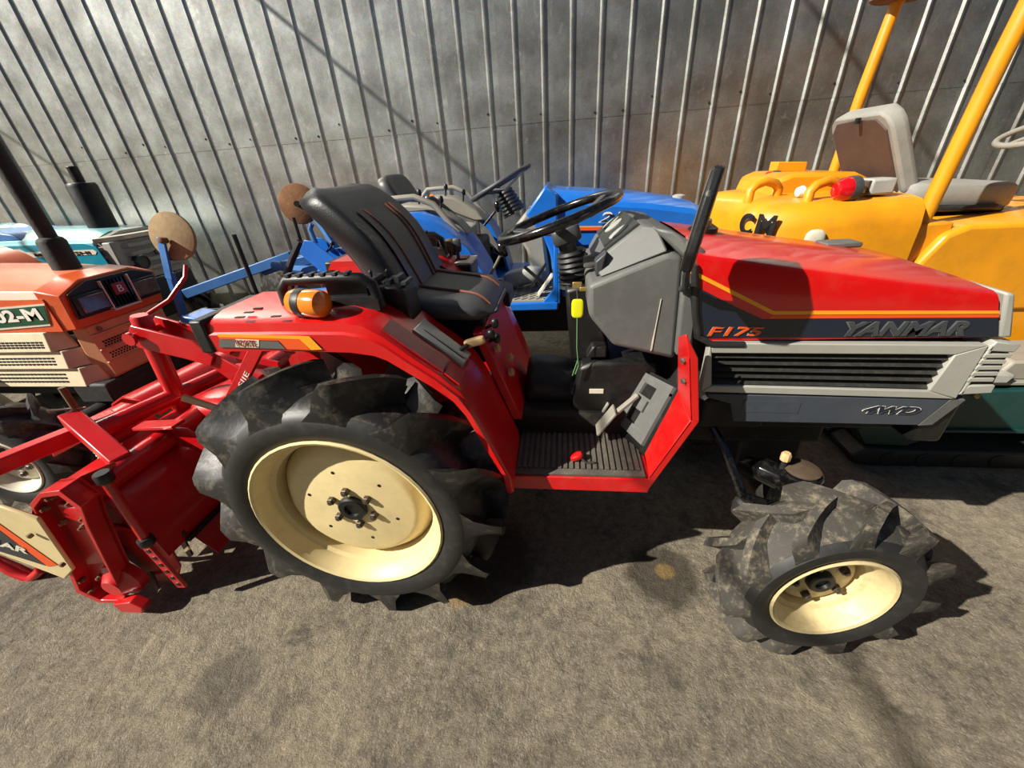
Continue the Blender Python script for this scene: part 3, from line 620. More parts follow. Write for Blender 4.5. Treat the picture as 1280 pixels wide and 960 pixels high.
# gear lever gate
gp = MB().prism([(-0.392, 0.925, 0.992), (-0.272, 0.925, 0.884), (-0.260, 0.985, 0.892), (-0.380, 0.985, 1.000)], (0.006, 0, 0.007)).build('lever_gate', 'silver', R_, bevel=0.002)
sl = V((0.125, 0, -0.11)).normalized()
b0 = V((-0.386, 0.942, 0.9985))+V((0.004, 0, 0.0045)); 
MB().bar(b0+sl*0.02+V((0, 0.028, -0.001)), b0+sl*0.15+V((0, 0.028, -0.001)), 0.008, 0.004, (0.66, 0, 0.75)).build('gate_slot', 'black', gp)
MB().bar(b0+sl*0.02+V((0, 0.006, -0.003)), b0+sl*0.15+V((0, 0.006, -0.003)), 0.004, 0.004, (0.66, 0, 0.75)).build('gate_slot', 'black', gp)
kl = MB().tube([(-0.292, 0.965, 0.91), (-0.262, 0.985, 0.925)], 0.007).build('gate_lever', 'black', gp)
MB().ell((-0.245, 1.00, 0.928), (0.030, 0, 0.008), (0, 0.011, 0), (-0.004, 0, 0.011), 0.4, 0.4, 14, 8).build('lever_grip', 'wood_tan', gp)
# console below the seat: sloping red tunnel plate, levers, knobs
MB().prism([(-0.235, 1.06, 0.93), (-0.235, 2*YC-1.06, 0.93), (-0.13, 2*YC-1.06, 0.62), (-0.13, 1.06, 0.62)], (-0.03, 0, 0)).build('seat_riser', 'red_worn', R_, bevel=0.004)
for dx, yy, zz in ((0, 1.10, 0.86), (0.03, 1.16, 0.80), (0.035, 1.12, 0.765)):
    MB().lathe([(0.013, 0), (0.013, 0.012), (0.006, 0.016), (0.001, 0.016)], (-0.205+dx, yy, zz), (0.95, -0.1, 0.3), n=10).build('knob', 'wood_tan', R_)
MB().bb(-0.50, -0.24, 1.12, 1.40, 0.80, 0.955).build('seat_base', 'black', R_, bevel=0.01)
for i, (x, y, z) in enumerate(((-0.205, 1.05, 0.93), (-0.195, 1.08, 0.905), (-0.20, 1.10, 0.945))):
    MB().tube([(-0.26, y+0.03, z-0.04), (x, y, z)], 0.005).ell((x, y, z), (0.012, 0, 0), (0, 0.012, 0), (0, 0, 0.016), 0.8, 0.8, 10, 8).build('small_lever', 'black', R_)
# range lever with black knob on the far fender
MB().tube([(-0.29, 1.53, 0.97), (-0.25, 1.53, 1.03), (-0.235, 1.53, 1.055)], 0.006).build('range_lever', 'steel', R_)
MB().ell((-0.222, 1.53, 1.078), (0.014, 0, 0.010), (0, 0.017, 0), (-0.014, 0, 0.026), 0.9, 0.9, 14, 10).build('lever_knob', 'black_gloss', R_)
MB().prism([(-0.36, 1.46, 0.99), (-0.20, 1.46, 0.93), (-0.20, 1.60, 0.93), (-0.36, 1.60, 0.99)], (0, 0, -0.06)).build('lever_console', 'black_plastic', R_, bevel=0.008)
MB().bb(-0.33, -0.23, 1.50, 1.515, 0.968, 0.974).build('gate_slot', 'steel', R_)

# ---- seat
seat = thing  # keep name free
up = V((-0.145, 0, 0.33)).normalized(); nf = V((up.z, 0, -up.x))
bc = V((-0.560, 1.27, 1.185))
bk = MB()
loops = []
for i in range(19):
    t = -1+2*i/18
    hh = 0.192*t
    w = 0.215*(1-max(0, (t-0.15))**2*0.18)
    if t > 0.72: w *= math.sqrt(max(0.02, 1-((t-0.72)/0.285)**2))*0.45+0.55
    th = 0.050-0.012*max(0, t)
    if abs(t) > 0.88: th *= math.sqrt(max(0.02, 1-((abs(t)-0.88)/0.125)**2))
    curve = -0.045*(t+0.35)**2*(1 if t > -0.35 else 0.3)
    c0 = bc+up*hh+nf*curve
    lp = []
    for j in range(36):
        a = 2*PI*j/36
        ca, sa = math.cos(a), math.sin(a)
        yy = math.copysign(abs(ca)**0.45, ca)*w
        nn_ = math.copysign(abs(sa)**0.6, sa)*th
        side = 0.020*(abs(yy)/w)**3 if sa > 0 else 0
        lp.append(c0+V((0, yy, 0))+nf*(nn_+side))
    loops.append(lp)
bk.loft(loops)
bk = bk.build('seat_back', 'vinyl', R_, smooth=50)
def back_pt(y, t, d=0.0):
    w = 0.215; th = 0.050-0.012*max(0, t)
    s_ = min(0.999, abs(y)/w)
    ca = s_**(1/0.45); sa = math.sqrt(max(0, 1-ca*ca))
    return bc+up*(0.192*t)+nf*(-0.045*(t+0.35)**2*(1 if t > -0.35 else 0.3)+(sa**0.6)*th+0.020*s_**3+d)+V((0, y, 0))
P = [[back_pt(y, t, 0.005) for y in [-0.135+0.27*k/10 for k in range(11)]] for t in [-0.95+1.40*q/12 for q in range(13)]]
P2 = [[p-nf*0.014 for p in row] for row in P]
pm = MB().grid(P).grid([r[::-1] for r in P2])
pm.build('back_panel', 'vinyl_light', bk, smooth=60)
for y0, y1 in ((-0.075, -0.085), (0.055, 0.075), (0.085, 0.105)):
    MB().tube([back_pt(y0+(y1-y0)*q/12, -0.93+1.38*q/12, 0.0060) for q in range(13)], 0.0042 if y0 > 0 else 0.0034, n=6).build('piping', 'piping', bk)
cu_loops = []
for i in range(17):
    t = -1+2*i/16
    x = -0.365+0.165*t
    w = 0.205*(1-0.10*max(0, t)**2)
    if t > 0.6: w *= math.sqrt(max(0.05, 1-((t-0.6)/0.42)**2))*0.5+0.5
    zt = 1.052-0.045*((t+1)/2)-(0.05*((t-0.55)/0.45)**2 if t > 0.55 else 0)+0.02*max(0, -t)**2
    zb = 0.955-0.01*t+(0.03*((t-0.7)/0.3)**2 if t > 0.7 else 0)
    cz = (zt+zb)/2; hz = (zt-zb)/2
    if t < -0.95: hz *= 0.8
    cu_loops.append([V((x, 1.27+math.copysign(abs(math.cos(2*PI*j/32))**0.5, math.cos(2*PI*j/32))*w, cz+math.copysign(abs(math.sin(2*PI*j/32))**0.6, math.sin(2*PI*j/32))*hz)) for j in range(32)])
cu = MB().loft(cu_loops).build('seat_cushion', 'vinyl_light', R_, smooth=60)
def cush_pt(i, y):
    lp = cu_loops[i]; best = None
    for j in range(16):
        a, b = lp[j], lp[j+1]
        lo, hi = min(a.y, b.y), max(a.y, b.y)
        if lo <= y <= hi and hi > lo:
            return a.lerp(b, (y-a.y)/(b.y-a.y))+V((0, 0, 0.002))
    return None
for y in (1.27-0.11, 1.27+0.09):
    pts = [cush_pt(i, y+0.02*math.sin(i/16*PI)) for i in range(1, 16)]
    pts = [p for p in pts if p is not None]
    MB().tube(pts, 0.0048, n=6).build('piping', 'piping', cu)

# ---- floor, step, shield
fl = MB().bb(-0.16, 0.262, 0.895, 2*YC-0.895, 0.500, 0.527).build('footboard', 'red_worn', R_, bevel=0.004)
MB().bb(-0.16, 0.258, 0.893, 0.905, 0.474, 0.527).build('step_edge', 'red_worn', fl, bevel=0.003)
for s_ in (0, 1):
    y0, y1 = (0.90, 1.14) if not s_ else (2*YC-1.14, 2*YC-0.90)
    fm = MB().bb(-0.145, 0.245, y0, y1, 0.527, 0.534).build('floor_mat', 'mat_rubber', fl)
    rb = MB()
    for i in range(21): rb.bb(-0.138+i*0.018, -0.127+i*0.018, y0+0.022, y1-0.004, 0.534, 0.539)
    rb.build('mat_ribs', 'mat_rubber', fm, smooth=0)
def shield(ysgn):
    def M_(p): return V((p[0], p[1] if ysgn < 0 else 2*YC-p[1], p[2]))
    A2 = M_((0.253, 0.893, 0.536)); C2 = M_((0.338, 0.893, 0.739)); C1 = M_((0.305, 0.893, 0.923)); TP = M_((0.296, 0.915, 0.977))
    I1 = M_((0.291, 0.955, 0.954)); I2 = M_((0.325, 0.990, 0.773)); E1 = M_((0.257, 0.990, 0.545))
    s_ = MB()
    s_.prism([A2, C2, I2, E1], (0.006, 0, -0.003))
    s_.prism([C2, C1, TP, I1, I2], (0.006, 0, 0))
    dy = (0, -ysgn*0.006, 0)
    s_.prism([M_((0.253, 0.893, 0.476)), M_((0.361, 0.893, 0.737)), C2, A2], dy)
    s_.prism([C2, M_((0.361, 0.893, 0.737)), M_((0.328, 0.893, 0.923)), M_((0.291, 0.893, 0.986)), C1], dy)
    s_ = s_.build('leg_shield', 'red', R_, bevel=0.002, smooth=25)
    for p in ((0.303, 0.918, 0.906), (0.313, 0.918, 0.847)):
        MB().lathe([(0.008, 0.002), (0.008, -0.005), (0.001, -0.007)], M_(p), (0.8, 0.5 if ysgn < 0 else -0.5, 0), n=6).build('bolt', 'steel', s_)
    return s_
sh = shield(-1); shield(1)
MB().prism([(0.296, 0.93, 0.640), (0.312, 0.93, 0.680), (0.312, 0.965, 0.680), (0.296, 0.965, 0.640)], (-0.003, 0, 0.0015)).build('sticker', 'red_label', sh)
# grey footrest plate with opening
fp = MB()
n_ = V((-0.86, 0, 0.5)); u_ = V((0.115, 0, 0.23)); 
FQ = [V(p) for p in ((0.259, 1.012, 0.556), (0.169, 1.160, 0.577), (0.329, 1.012, 0.768), (0.252, 1.160, 0.753))]
def FP(a, b): return FQ[0].lerp(FQ[1], a).lerp(FQ[2].lerp(FQ[3], a), b)
for a0, a1, b0_, b1 in ((0, 1, 0, 0.18), (0, 0.35, 0.18, 0.42), (0.6, 1, 0.18, 0.62), (0, 0.3, 0.42, 0.9), (0.35, 0.6, 0.42, 0.62), (0.62, 1, 0.62, 0.86), (0.3, 0.62, 0.62, 0.66), (0, 1, 0.86, 1.0)):
    fp.prism([FP(a0, b0_), FP(a1, b0_), FP(a1, b1), FP(a0, b1)], n_*0.012)
fp.build('footrest_plate', 'grey_plastic', R_, smooth=0)
MB().prism([FP(-0.1, -0.2), FP(1.1, -0.2), FP(1.1, 1.05), FP(-0.1, 1.05)], (0.02, 0, -0.01)).build('footrest_backing', 'black', R_)
# pedals
pd = MB().prism([(0.112, 1.04, 0.575), (0.165, 1.04, 0.660), (0.165, 1.10, 0.660), (0.112, 1.10, 0.575)], (0.008, 0, -0.005)).bar((0.16, 1.07, 0.63), (0.24, 1.09, 0.70), 0.018, 0.012)
pd.build('brake_pedal', 'grey_beige', R_, bevel=0.003)
MB().prism([(0.125, 1.11, 0.60), (0.15, 1.11, 0.655), (0.15, 1.14, 0.655), (0.125, 1.14, 0.60)], (0.008, 0, -0.005)).build('brake_pedal', 'grey_beige', R_, bevel=0.003)
hk = MB().ell((0.045, 0.962, 0.552), (0.020, 0, 0.008), (0, 0.016, 0), (-0.003, 0, 0.010), 0.7, 0.7, 10, 6).build('locking_pedal', 'red', R_)
MB().tube([(0.06, 0.955, 0.550), (0.075, 0.945, 0.541), (0.10, 0.945, 0.543)], 0.004, n=6).build('pedal_rod', 'iron_dirty', hk)
# tunnel and steering post cover
MB().lathe([(0.08, 0), (0.095, 0.02), (0.095, 0.20), (0.085, 0.22)], (-0.13, 1.27, 0.66), (1, 0, -0.12), n=20).bb(-0.12, 0.12, 1.17, 1.37, 0.52, 0.66).build('tunnel_cover', 'black_plastic', R_, bevel=0.008)
pc = MB().prism([(0.02, 1.12, 0.53), (0.055, 1.12, 0.78), (0.10, 1.12, 0.80), (0.30, 1.12, 0.80), (0.30, 1.12, 0.53)], (0, 0.29, 0))
pc.prism([(0.03, 1.17, 0.78), (0.01, 1.17, 1.02), (0.10, 1.17, 1.04), (0.16, 1.17, 0.78)], (0, 0.20, 0)).build('post_cover', 'black', R_, bevel=0.012)
MB().prism([(0.075, 1.13, 0.81), (0.095, 1.13, 0.85), (0.14, 1.13, 0.85), (0.14, 1.13, 0.81)], (0, 0.14, 0)).build('fuse_box', 'black_plastic', R_, bevel=0.006)
MB().bb(0.09, 0.135, 1.117, 1.12, 0.688, 0.704).build('specification_label', 'off_white', R_)
# ---- dash cowl
cw = MB().prism([(0.068, 1.03, 1.070), (0.262, 1.03, 1.146), (0.300, 1.03, 1.135), (0.318, 1.03, 0.85), (0.145, 1.03, 0.895), (0.073, 1.03, 0.985)], (0, 2*(YC-1.03), 0)).build('cowl', 'grey_plastic', R_, bevel=0.014, segs=3)
MB().prism([(0.296, 1.012, 1.175), (0.345, 1.012, 1.150), (0.352, 1.012, 0.88), (0.312, 1.012, 0.87)], (0, 2*(YC-1.012), 0)).prism([(0.225, 1.06, 1.20), (0.265, 1.03, 1.195), (0.310, 1.015, 1.165), (0.300, 1.02, 1.13)], (0, 0.40, 0)).build('cowl_edge', 'grey_plastic', cw, bevel=0.008)
# dash console: sloped gauge face between two raised cheeks
Gn, Gf = 1.10, 1.42
dsh = MB()
dsh.add([V((0.100, 1.05, 1.085)), V((0.262, 1.032, 1.148)), V((0.240, Gn-0.01, 1.200)), V((0.205, Gn, 1.205)), V((0.112, Gn, 1.135)), V((0.090, Gn, 1.095)),
         V((0.100, 2*YC-1.05, 1.085)), V((0.262, 2*YC-1.032, 1.148)), V((0.240, Gf+0.01, 1.200)), V((0.205, Gf, 1.205)), V((0.112, Gf, 1.135)), V((0.090, Gf, 1.095)), V((0.1, 1.27, 1.02)), V((0.27, 1.27, 1.08))],
        [(0, 1, 2, 3, 4, 5), (11, 10, 9, 8, 7, 6), (3, 2, 8, 9), (2, 1, 7, 8), (4, 3, 9, 10), (5, 4, 10, 11), (0, 5, 11, 6), (1, 0, 6, 7)])
dsh = dsh.build('dash_console', 'grey_plastic', R_, bevel=0.006)
q0, q1, q2, q3 = V((0.118, Gn+0.012, 1.1415)), V((0.200, Gn+0.012, 1.2035)), V((0.200, Gf-0.012, 1.2035)), V((0.118, Gf-0.012, 1.1415))
MB().prism([q0, q1, q2, q3], (-0.003, 0, 0.004)).build('gauge_glass', 'glass_dark', dsh, smooth=0)
for y in (1.18, 1.30, 1.37):
    c_ = V((0.157, y, 1.177)); MB().lathe([(0.030, 0), (0.030, 0.002), (0.026, 0.003), (0.001, 0.003)], c_, V((-0.6, 0, 0.8)), n=20).build('gauge', 'grille_grey', dsh)
MB().prism([(0.088, 1.075, 1.12), (0.118, 1.075, 1.145), (0.106, 1.075, 1.085), (0.092, 1.075, 1.08)], (0, 0.045, 0)).build('dash_corner', 'grey_dark', dsh, bevel=0.004)
MB().ell((0.078, 1.15, 1.105), (0.018, 0, 0), (0, 0.016, 0), (0, 0, 0.016), 0.4, 0.4, 12, 8).build('light_switch', 'grey_plastic', dsh)
for z in (1.05, 1.02):
    MB().lathe([(0.010, 0), (0.010, 0.006), (0.006, 0.010), (0.001, 0.010)], (0.338, 1.011, z), (0, -1, 0), n=8).build('bolt', 'steel', cw)
# drips of paint on the cowl side
MB().prism([(0.256, 1.0285, 1.03), (0.258, 1.0285, 1.03), (0.253, 1.0285, 0.95), (0.250, 1.0285, 0.885), (0.246, 1.0285, 0.880), (0.247, 1.0285, 0.91), (0.251, 1.0285, 0.95)], (0, -0.001, 0)).build('paint_drip', 'off_white', cw, smooth=0)
# ---- steering column and wheel
sn = V((-0.30, 0, 0.954)).normalized(); sx = V((sn.z, 0, -sn.x)); sy = V((0, 1, 0)); sc_ = V((-0.012, 1.27, 1.213))
MB().tube([sc_-sn*0.055, V((0.055, 1.27, 1.02)), V((0.08, 1.27, 0.90))], [0.026, 0.030, 0.036]).build('steering_column', 'black', R_)
bt = MB()
bt.lathe([(0.040+0.006*(k % 2)+0.0012*k, -0.008*k) for k in range(14)], V((0.028, 1.27, 1.115)), V((-0.22, 0, 0.97)), n=20).build('column_boot', 'black_plastic', R_)
swm = MB().tube([sc_+sx*0.182*math.cos(2*PI*j/48)+sy*0.182*math.sin(2*PI*j/48) for j in range(48)], 0.0135, n=12, closed=True).build('steering_wheel', 'black_gloss', R_, smooth=70)
for a in (150, 30, 270):
    a = math.radians(a); d = sx*math.cos(a)+sy*math.sin(a)
    MB().bar(sc_-sn*0.045+d*0.02, sc_+d*0.176, 0.030, 0.010, sn).build('spoke', 'grey_dark', swm, bevel=0.003)
MB().ell(sc_-sn*0.052+V((0.01, 0, 0)), sx*0.044, sy*0.044, sn*0.026, 0.35, 0.4, 20, 10).build('wheel_hub', 'grey_dark', swm)
MB().ell(sc_-sn*0.028+V((0.01, 0, 0)), sx*0.028, sy*0.022, sn*0.006, 0.35, 0.4, 16, 8).build('horn_button', 'red_label', swm)
# ---- mirror on stalk
mr = MB().tube([(0.30, 1.01, 1.06), (0.30, 0.985, 1.075), (0.285, 0.945, 1.11), (0.279, 0.92, 1.145), (0.275, 0.90, 1.18)], 0.0085).build('mirror_stalk', 'grey_dark', R_)
tilt = math.radians(9)
oct_ = [(-0.062, -0.055), (-0.030, -0.098), (0.030, -0.098), (0.062, -0.055), (0.062, 0.055), (0.030, 0.098), (-0.030, 0.098), (-0.062, 0.055)]
MCA, MSA = math.cos(0.36), math.sin(0.36)
def mp_(y, z, d): return V((0.272+math.sin(tilt)*z+d*MCA+y*MSA, 0.885+y*MCA-d*MSA, 1.238+math.cos(tilt)*z))
MB().prism([mp_(y, z, 0.0) for y, z in oct_], (0.019, -0.007, -0.003)).build('mirror_housing', 'black_plastic', mr, bevel=0.006)
MB().prism([mp_(y*0.9, z*0.92, -0.001) for y, z in oct_], (-0.002, 0.0007, 0)).build('mirror_glass', 'steel', mr, smooth=0)
# ---- three point lift arms on the tractor
for sgn in (-1, 1):
    yl = YC+sgn*0.23
    lr = MB().bar((-0.93, yl, 0.93), (-1.20, yl, 0.64), 0.042, 0.016, (0, 1, 0)).build('lift_rod', 'red_tiller', R_, bevel=0.003)
    if sgn < 0: text('SIIE', 'arm_marking', lr, (-1.062, yl-0.0095, 0.765), (-1.012, yl-0.0095, 0.818), (-0.7, 0, 0.7), 'white', 0.016, 0.001)
    MB().bar((-0.80, yl-sgn*0.05, 0.88), (-0.96, yl, 0.94), 0.03, 0.05).build('lift_arm', 'red_tiller', R_, bevel=0.004)
    MB().bar((-0.80, yl, 0.40), (-1.32, yl+sgn*0.06, 0.44), 0.02, 0.05).build('lower_link', 'red_tiller', R_, bevel=0.004)
MB().ell((-0.86, YC, 0.90), (0.09, 0, 0), (0, 0.16, 0), (0, 0, 0.08), 0.5, 0.6, 20, 10).build('hydraulic_case', 'red_tiller', R_)
MB().tube([(-0.80, 1.05, 0.92), (-0.88, 1.02, 0.95), (-0.93, 1.08, 0.90), (-0.90, 1.2, 0.86)], 0.012).build('hydraulic_hose', 'rubber_side', R_)

# ---- key with tag
kt = thing('key_tag', 'yellow plastic key tag hanging from the ignition key of the red tractor', 'key tag', (0.045, 1.10, 0.99))
MB().ell((0.045, 1.10, 0.985), (0.017, 0, 0), (0, 0.003, 0), (0, 0, 0.028), 0.45, 0.7, 24, 10).build('tag_plate', 'yellow_tag', kt)
MB().tube([(0.045, 1.10, 1.012), (0.043, 1.10, 1.03), (0.042, 1.10, 1.045)], 0.0018, n=6).build('ring', 'steel', kt)
MB().bb(0.030, 0.056, 1.098, 1.102, 1.043, 1.062).bb(0.050, 0.075, 1.097, 1.103, 1.035, 1.047).build('key', 'brass', kt, bevel=0.002)
MB().tube([(0.045, 1.10, 0.957), (0.046, 1.10, 0.86), (0.052, 1.10, 0.80), (0.043, 1.10, 0.77), (0.034, 1.10, 0.765), (0.038, 1.10, 0.78), (0.050, 1.10, 0.82)], 0.0018, n=6).build('cord', 'green_cord', kt)

# ------------------------------------------------------------------ red rotary tiller behind the tractor
til = thing('rotary_tiller', 'red rotary tiller hitched behind the red tractor on the ground', 'tiller', (-1.5, YC, 0.0))
T_ = til
TY0, TY1 = 0.74, 1.80
# main tube along the width, with end collar
MB().lathe([(0.040, 0), (0.040, TY1-TY0)], (-1.475, TY0, 0.545), (0, 1, 0), n=20).build('main_tube', 'red_tiller', T_)
# second tube further back, and cross tube
MB().lathe([(0.034, 0), (0.034, 0.50)], (-1.70, 0.98, 0.60), (0.33, 1, 0), n=16).build('rear_tube', 'red_tiller', T_)
MB().bar((-1.93, 0.62, 0.60), (-1.72, 1.08, 0.60), 0.055, 0.055).build('depth_arm', 'red_tiller', T_, bevel=0.005)
MB().bar((-1.76, 0.98, 0.665), (-1.47, 0.86, 0.565), 0.06, 0.055).build('support_arm', 'red_tiller', T_, bevel=0.005)
# front shroud: curved cover over the rotor
sh_prof = [(-1.56, 0.500), (-1.50, 0.515), (-1.455, 0.495), (-1.42, 0.445), (-1.395, 0.38), (-1.38, 0.31), (-1.372, 0.235)]
def sheet_y(prof, y0, y1, th, n=1):
    mb = MB(); loops = []
    for q in range(n+1):
        y = y0+(y1-y0)*q/n
        inner = [(x-th*0.8, z-th) for x, z in prof[::-1]]
        loops.append([V((x, y, z)) for x, z in prof+inner])
    return mb.loft(loops)
sheet_y(sh_prof, TY0+0.01, TY1, 0.006).build('rotor_shroud', 'red_tiller', T_, smooth=50)
# rear half of the shroud
sheet_y([(-1.86, 0.28), (-1.82, 0.40), (-1.74, 0.49), (-1.64, 0.54), (-1.52, 0.545)], TY0+0.01, TY1, 0.006).build('rotor_shroud', 'red_tiller', T_, smooth=50)
# front flap plates under the shroud edge
MB().prism([(-1.378, 0.85, 0.225), (-1.315, 0.85, 0.125), (-1.315, 1.75, 0.125), (-1.378, 1.75, 0.225)], (-0.006, 0, -0.003)).build('front_flap', 'red_tiller', T_, bevel=0.002)
MB().bb(-1.392, -1.358, 0.82, 1.78, 0.222, 0.240).build('flap_hinge', 'black', T_, bevel=0.003)
# near side chain case: dished channel plate
case = [(p[0], p[2]) for p in ((-1.600, 0.700, 0.555), (-1.526, 0.700, 0.605), (-1.446, 0.700, 0.619), (-1.416, 0.700, 0.555), (-1.452, 0.700, 0.469), (-1.552, 0.700, 0.142), (-1.558, 0.700, 0.094), (-1.607, 0.700, 0.050), (-1.704, 0.700, 0.039), (-1.763, 0.700, 0.096), (-1.717, 0.700, 0.199))]
cc = MB().py(case, 0.715, 0.735)
cc.build('chain_case', 'red_tiller', T_, bevel=0.006)
ccx = sum(p[0] for p in case)/len(case); ccz = sum(p[1] for p in case)/len(case)
cin = [(ccx+(x-ccx)*0.86, ccz+(z-ccz)*0.93) for x, z in case]
cs = MB(); nn0 = len(case)
cs.loft([[V((x, y, z)) for x, z in pts] for pts, y in ((case, 0.735), (case, 0.676), (cin, 0.676), (cin, 0.716))], caps=False).build('case_rim', 'red_tiller', T_, smooth=30, bevel=0.003)
MB().py([(p[0], p[2]) for p in ((-1.558, 0.700, 0.534), (-1.472, 0.700, 0.511), (-1.557, 0.700, 0.244), (-1.660, 0.700, 0.222))], 0.700, 0.720).build('case_panel', 'red_tiller', T_, bevel=0.012)
for x, z in [(p[0], p[2]) for p in ((-1.531, 0.700, 0.572), (-1.475, 0.700, 0.552), (-1.588, 0.700, 0.522), (-1.475, 0.700, 0.486), (-1.564, 0.700, 0.462), (-1.508, 0.700, 0.444), (-1.712, 0.700, 0.154), (-1.623, 0.700, 0.181), (-1.717, 0.700, 0.091))]:
    MB().lathe([(0.009, 0), (0.009, -0.012), (0.005, -0.013), (0.005, -0.022)], (x, 0.70, z), n=6).build('bolt', 'steel_rusty', T_, smooth=20)
bh = MB().lathe([(0.075, 0.02), (0.075, -0.012), (0.055, -0.022), (0.035, -0.045), (0.001, -0.045)], (-1.575, 0.715, 0.145), n=24).build('bearing_housing', 'red_tiller', T_)
MB().py([(-1.60, 0.075), (-1.52, 0.095), (-1.48, 0.07), (-1.50, 0.035), (-1.59, 0.03)], 0.655, 0.69).build('skid_shoe', 'red_tiller', T_, bevel=0.003)
# far side plate
MB().py(case, TY1, TY1+0.02).build('side_plate', 'red_tiller', T_, bevel=0.006)
# inner side plate beside the case
MB().py([(-1.45, 0.48), (-1.395, 0.36), (-1.375, 0.235), (-1.39, 0.15), (-1.45, 0.06), (-1.56, 0.05), (-1.56, 0.45)], 0.765, 0.775).build('inner_plate', 'red_tiller', T_, bevel=0.003)
# slanting cylinder between tube bracket and hinge with rubber collars
MB().tube([(-1.366, 0.735, 0.614), (-1.370, 0.725, 0.331)], 0.0135, n=14).build('support_strut', 'red_tiller', T_)
MB().lathe([(0.020, 0), (0.023, 0.006), (0.023, 0.028), (0.020, 0.034)], (-1.364, 0.736, 0.636), (-0.02, 0, -1), n=14).build('collar', 'black_plastic', T_)
MB().lathe([(0.020, 0), (0.023, 0.006), (0.023, 0.026), (0.019, 0.032)], (-1.369, 0.725, 0.363), (-0.02, 0, -1), n=14).build('collar', 'black_plastic', T_)
MB().prism([(-1.465, 0.740, 0.612), (-1.399, 0.800, 0.623), (-1.493, 0.840, 0.564), (-1.449, 0.740, 0.577)], (0, 0, -0.012)).build('top_bracket', 'red_tiller', T_, bevel=0.003)
# perforated adjusting strip
ps = MB()
pa, pb = V((-1.379, 0.722, 0.326)), V((-1.359, 0.722, 0.106)); pd_ = (pb-pa)
ps.bar(pa, pb, 0.036, 0.012, (0, 1, 0)).build('adjusting_strip', 'red_tiller', T_, bevel=0.002)
for i in range(6):
    c_ = pa+pd_*((i+0.6)/6.2)
    MB().lathe([(0.0085, 0), (0.0085, -0.003)], (c_.x, 0.7165, c_.z), n=10).build('strip_hole', 'black', T_)
MB().lathe([(0.028, 0), (0.032, 0.01), (0.032, 0.05), (0.02, 0.06)], (-1.412, 0.790, 0.254), (0.2, 1, 0), n=14).build('hinge_knob', 'black', T_)
# rotor with curved blades
MB().lathe([(0.035, 0), (0.035, TY1-TY0-0.02)], (-1.62, TY0+0.01, 0.235), n=12).build('rotor_shaft', 'iron_dirty', T_)
def blade(y, ang, sgn, m='steel_rusty'):
    c0 = V((-1.62, y, 0.235)); pts = []
    for q in range(7):
        t = q/6; r = 0.03+0.19*t; a = ang+0.5*t*t
        pts.append((c0+V((math.cos(a)*r, sgn*0.075*max(0, t-0.45)**1.5*2.2, math.sin(a)*r)), a))
    loops = []
    for i, (p, a) in enumerate(pts):
        tn = V((-math.sin(a), 0, math.cos(a))); w = 0.022*(1-0.35*i/6)
        yv = V((0, 0.004, 0))
        loops.append([p+tn*w+yv, p+tn*w-yv, p-tn*w-yv, p-tn*w+yv])
    return MB().loft(loops).build('blade', m, T_, smooth=40)
for i in range(14):
    blade(TY0+0.06+i*0.073, i*2.2+0.4, 1 if i % 2 else -1, 'red_tiller' if i < 2 else 'steel_rusty')
blade(0.78, 5.0, -1); blade(0.80, 3.6, 1, 'red_tiller')
MB().tube([(-2.284, 0.780, 0.092), (-2.238, 0.780, 0.035), (-2.180, 0.780, -0.012), (-2.093, 0.780, 0.049), (-2.102, 0.790, 0.085)], [0.02, 0.026, 0.024, 0.018, 0.010], n=8).build('blade', 'red_tiller', T_, smooth=50)
# rear cream board with stripe and lettering
cb = MB().prism([(-1.757, 0.660, 0.572), (-1.683, 0.660, 0.556), (-1.586, 0.660, 0.510), (-1.639, 0.660, 0.259), (-1.712, 0.660, 0.204), (-1.884, 0.660, 0.321), (-1.951, 0.660, 0.356)], (0, 0.012, 0)).build('side_board', 'cream', T_, bevel=0.004)
MB().prism([(-1.773, 0.659, 0.552), (-1.747, 0.659, 0.479), (-1.678, 0.659, 0.286), (-1.726, 0.659, 0.273), (-1.770, 0.659, 0.452), (-1.796, 0.659, 0.526)], (0, -0.001, 0)).build('orange_stripe', 'orange_stripe', cb, smooth=0)
MB().prism([(-1.800, 0.659, 0.522), (-1.773, 0.659, 0.448), (-1.730, 0.659, 0.277), (-1.866, 0.659, 0.340), (-1.933, 0.659, 0.375)], (0, -0.001, 0)).build('navy_decal', 'navy', cb, smooth=0)
text('YANMAR', 'brand_lettering', cb, (-2.000, 0.657, 0.439), (-1.754, 0.657, 0.340), (-0.3, 0, 1), 'off_white', 0.030, 0.0012, shear=0.25, bold=0.03)
for p in ((-1.650, 0.655, 0.443), (-1.634, 0.655, 0.304)):
    MB().lathe([(0.008, 0), (0.008, -0.010), (0.004, -0.012)], p, n=6).build('bolt', 'steel_rusty', cb, smooth=20)
# depth rod with spring and pin
MB().lathe([(0.011, 0), (0.011, 0.42)], (-1.745, 0.985, 0.36), (0.03, 0.02, 1), n=10).build('depth_rod', 'steel_rusty', T_)
MB().tube([(-1.745+0.019*math.cos(a*0.5), 0.985+0.019*math.sin(a*0.5), 0.43+a*0.0011) for a in range(0, 130)], 0.0035, n=5).build('spring', 'off_white', T_)
MB().tube([(-1.80, 0.96, 0.70), (-1.785, 0.95, 0.712), (-1.765, 0.965, 0.705), (-1.73, 0.99, 0.697), (-1.70, 1.0, 0.695)], 0.004, n=6).build('retaining_pin', 'steel', T_)
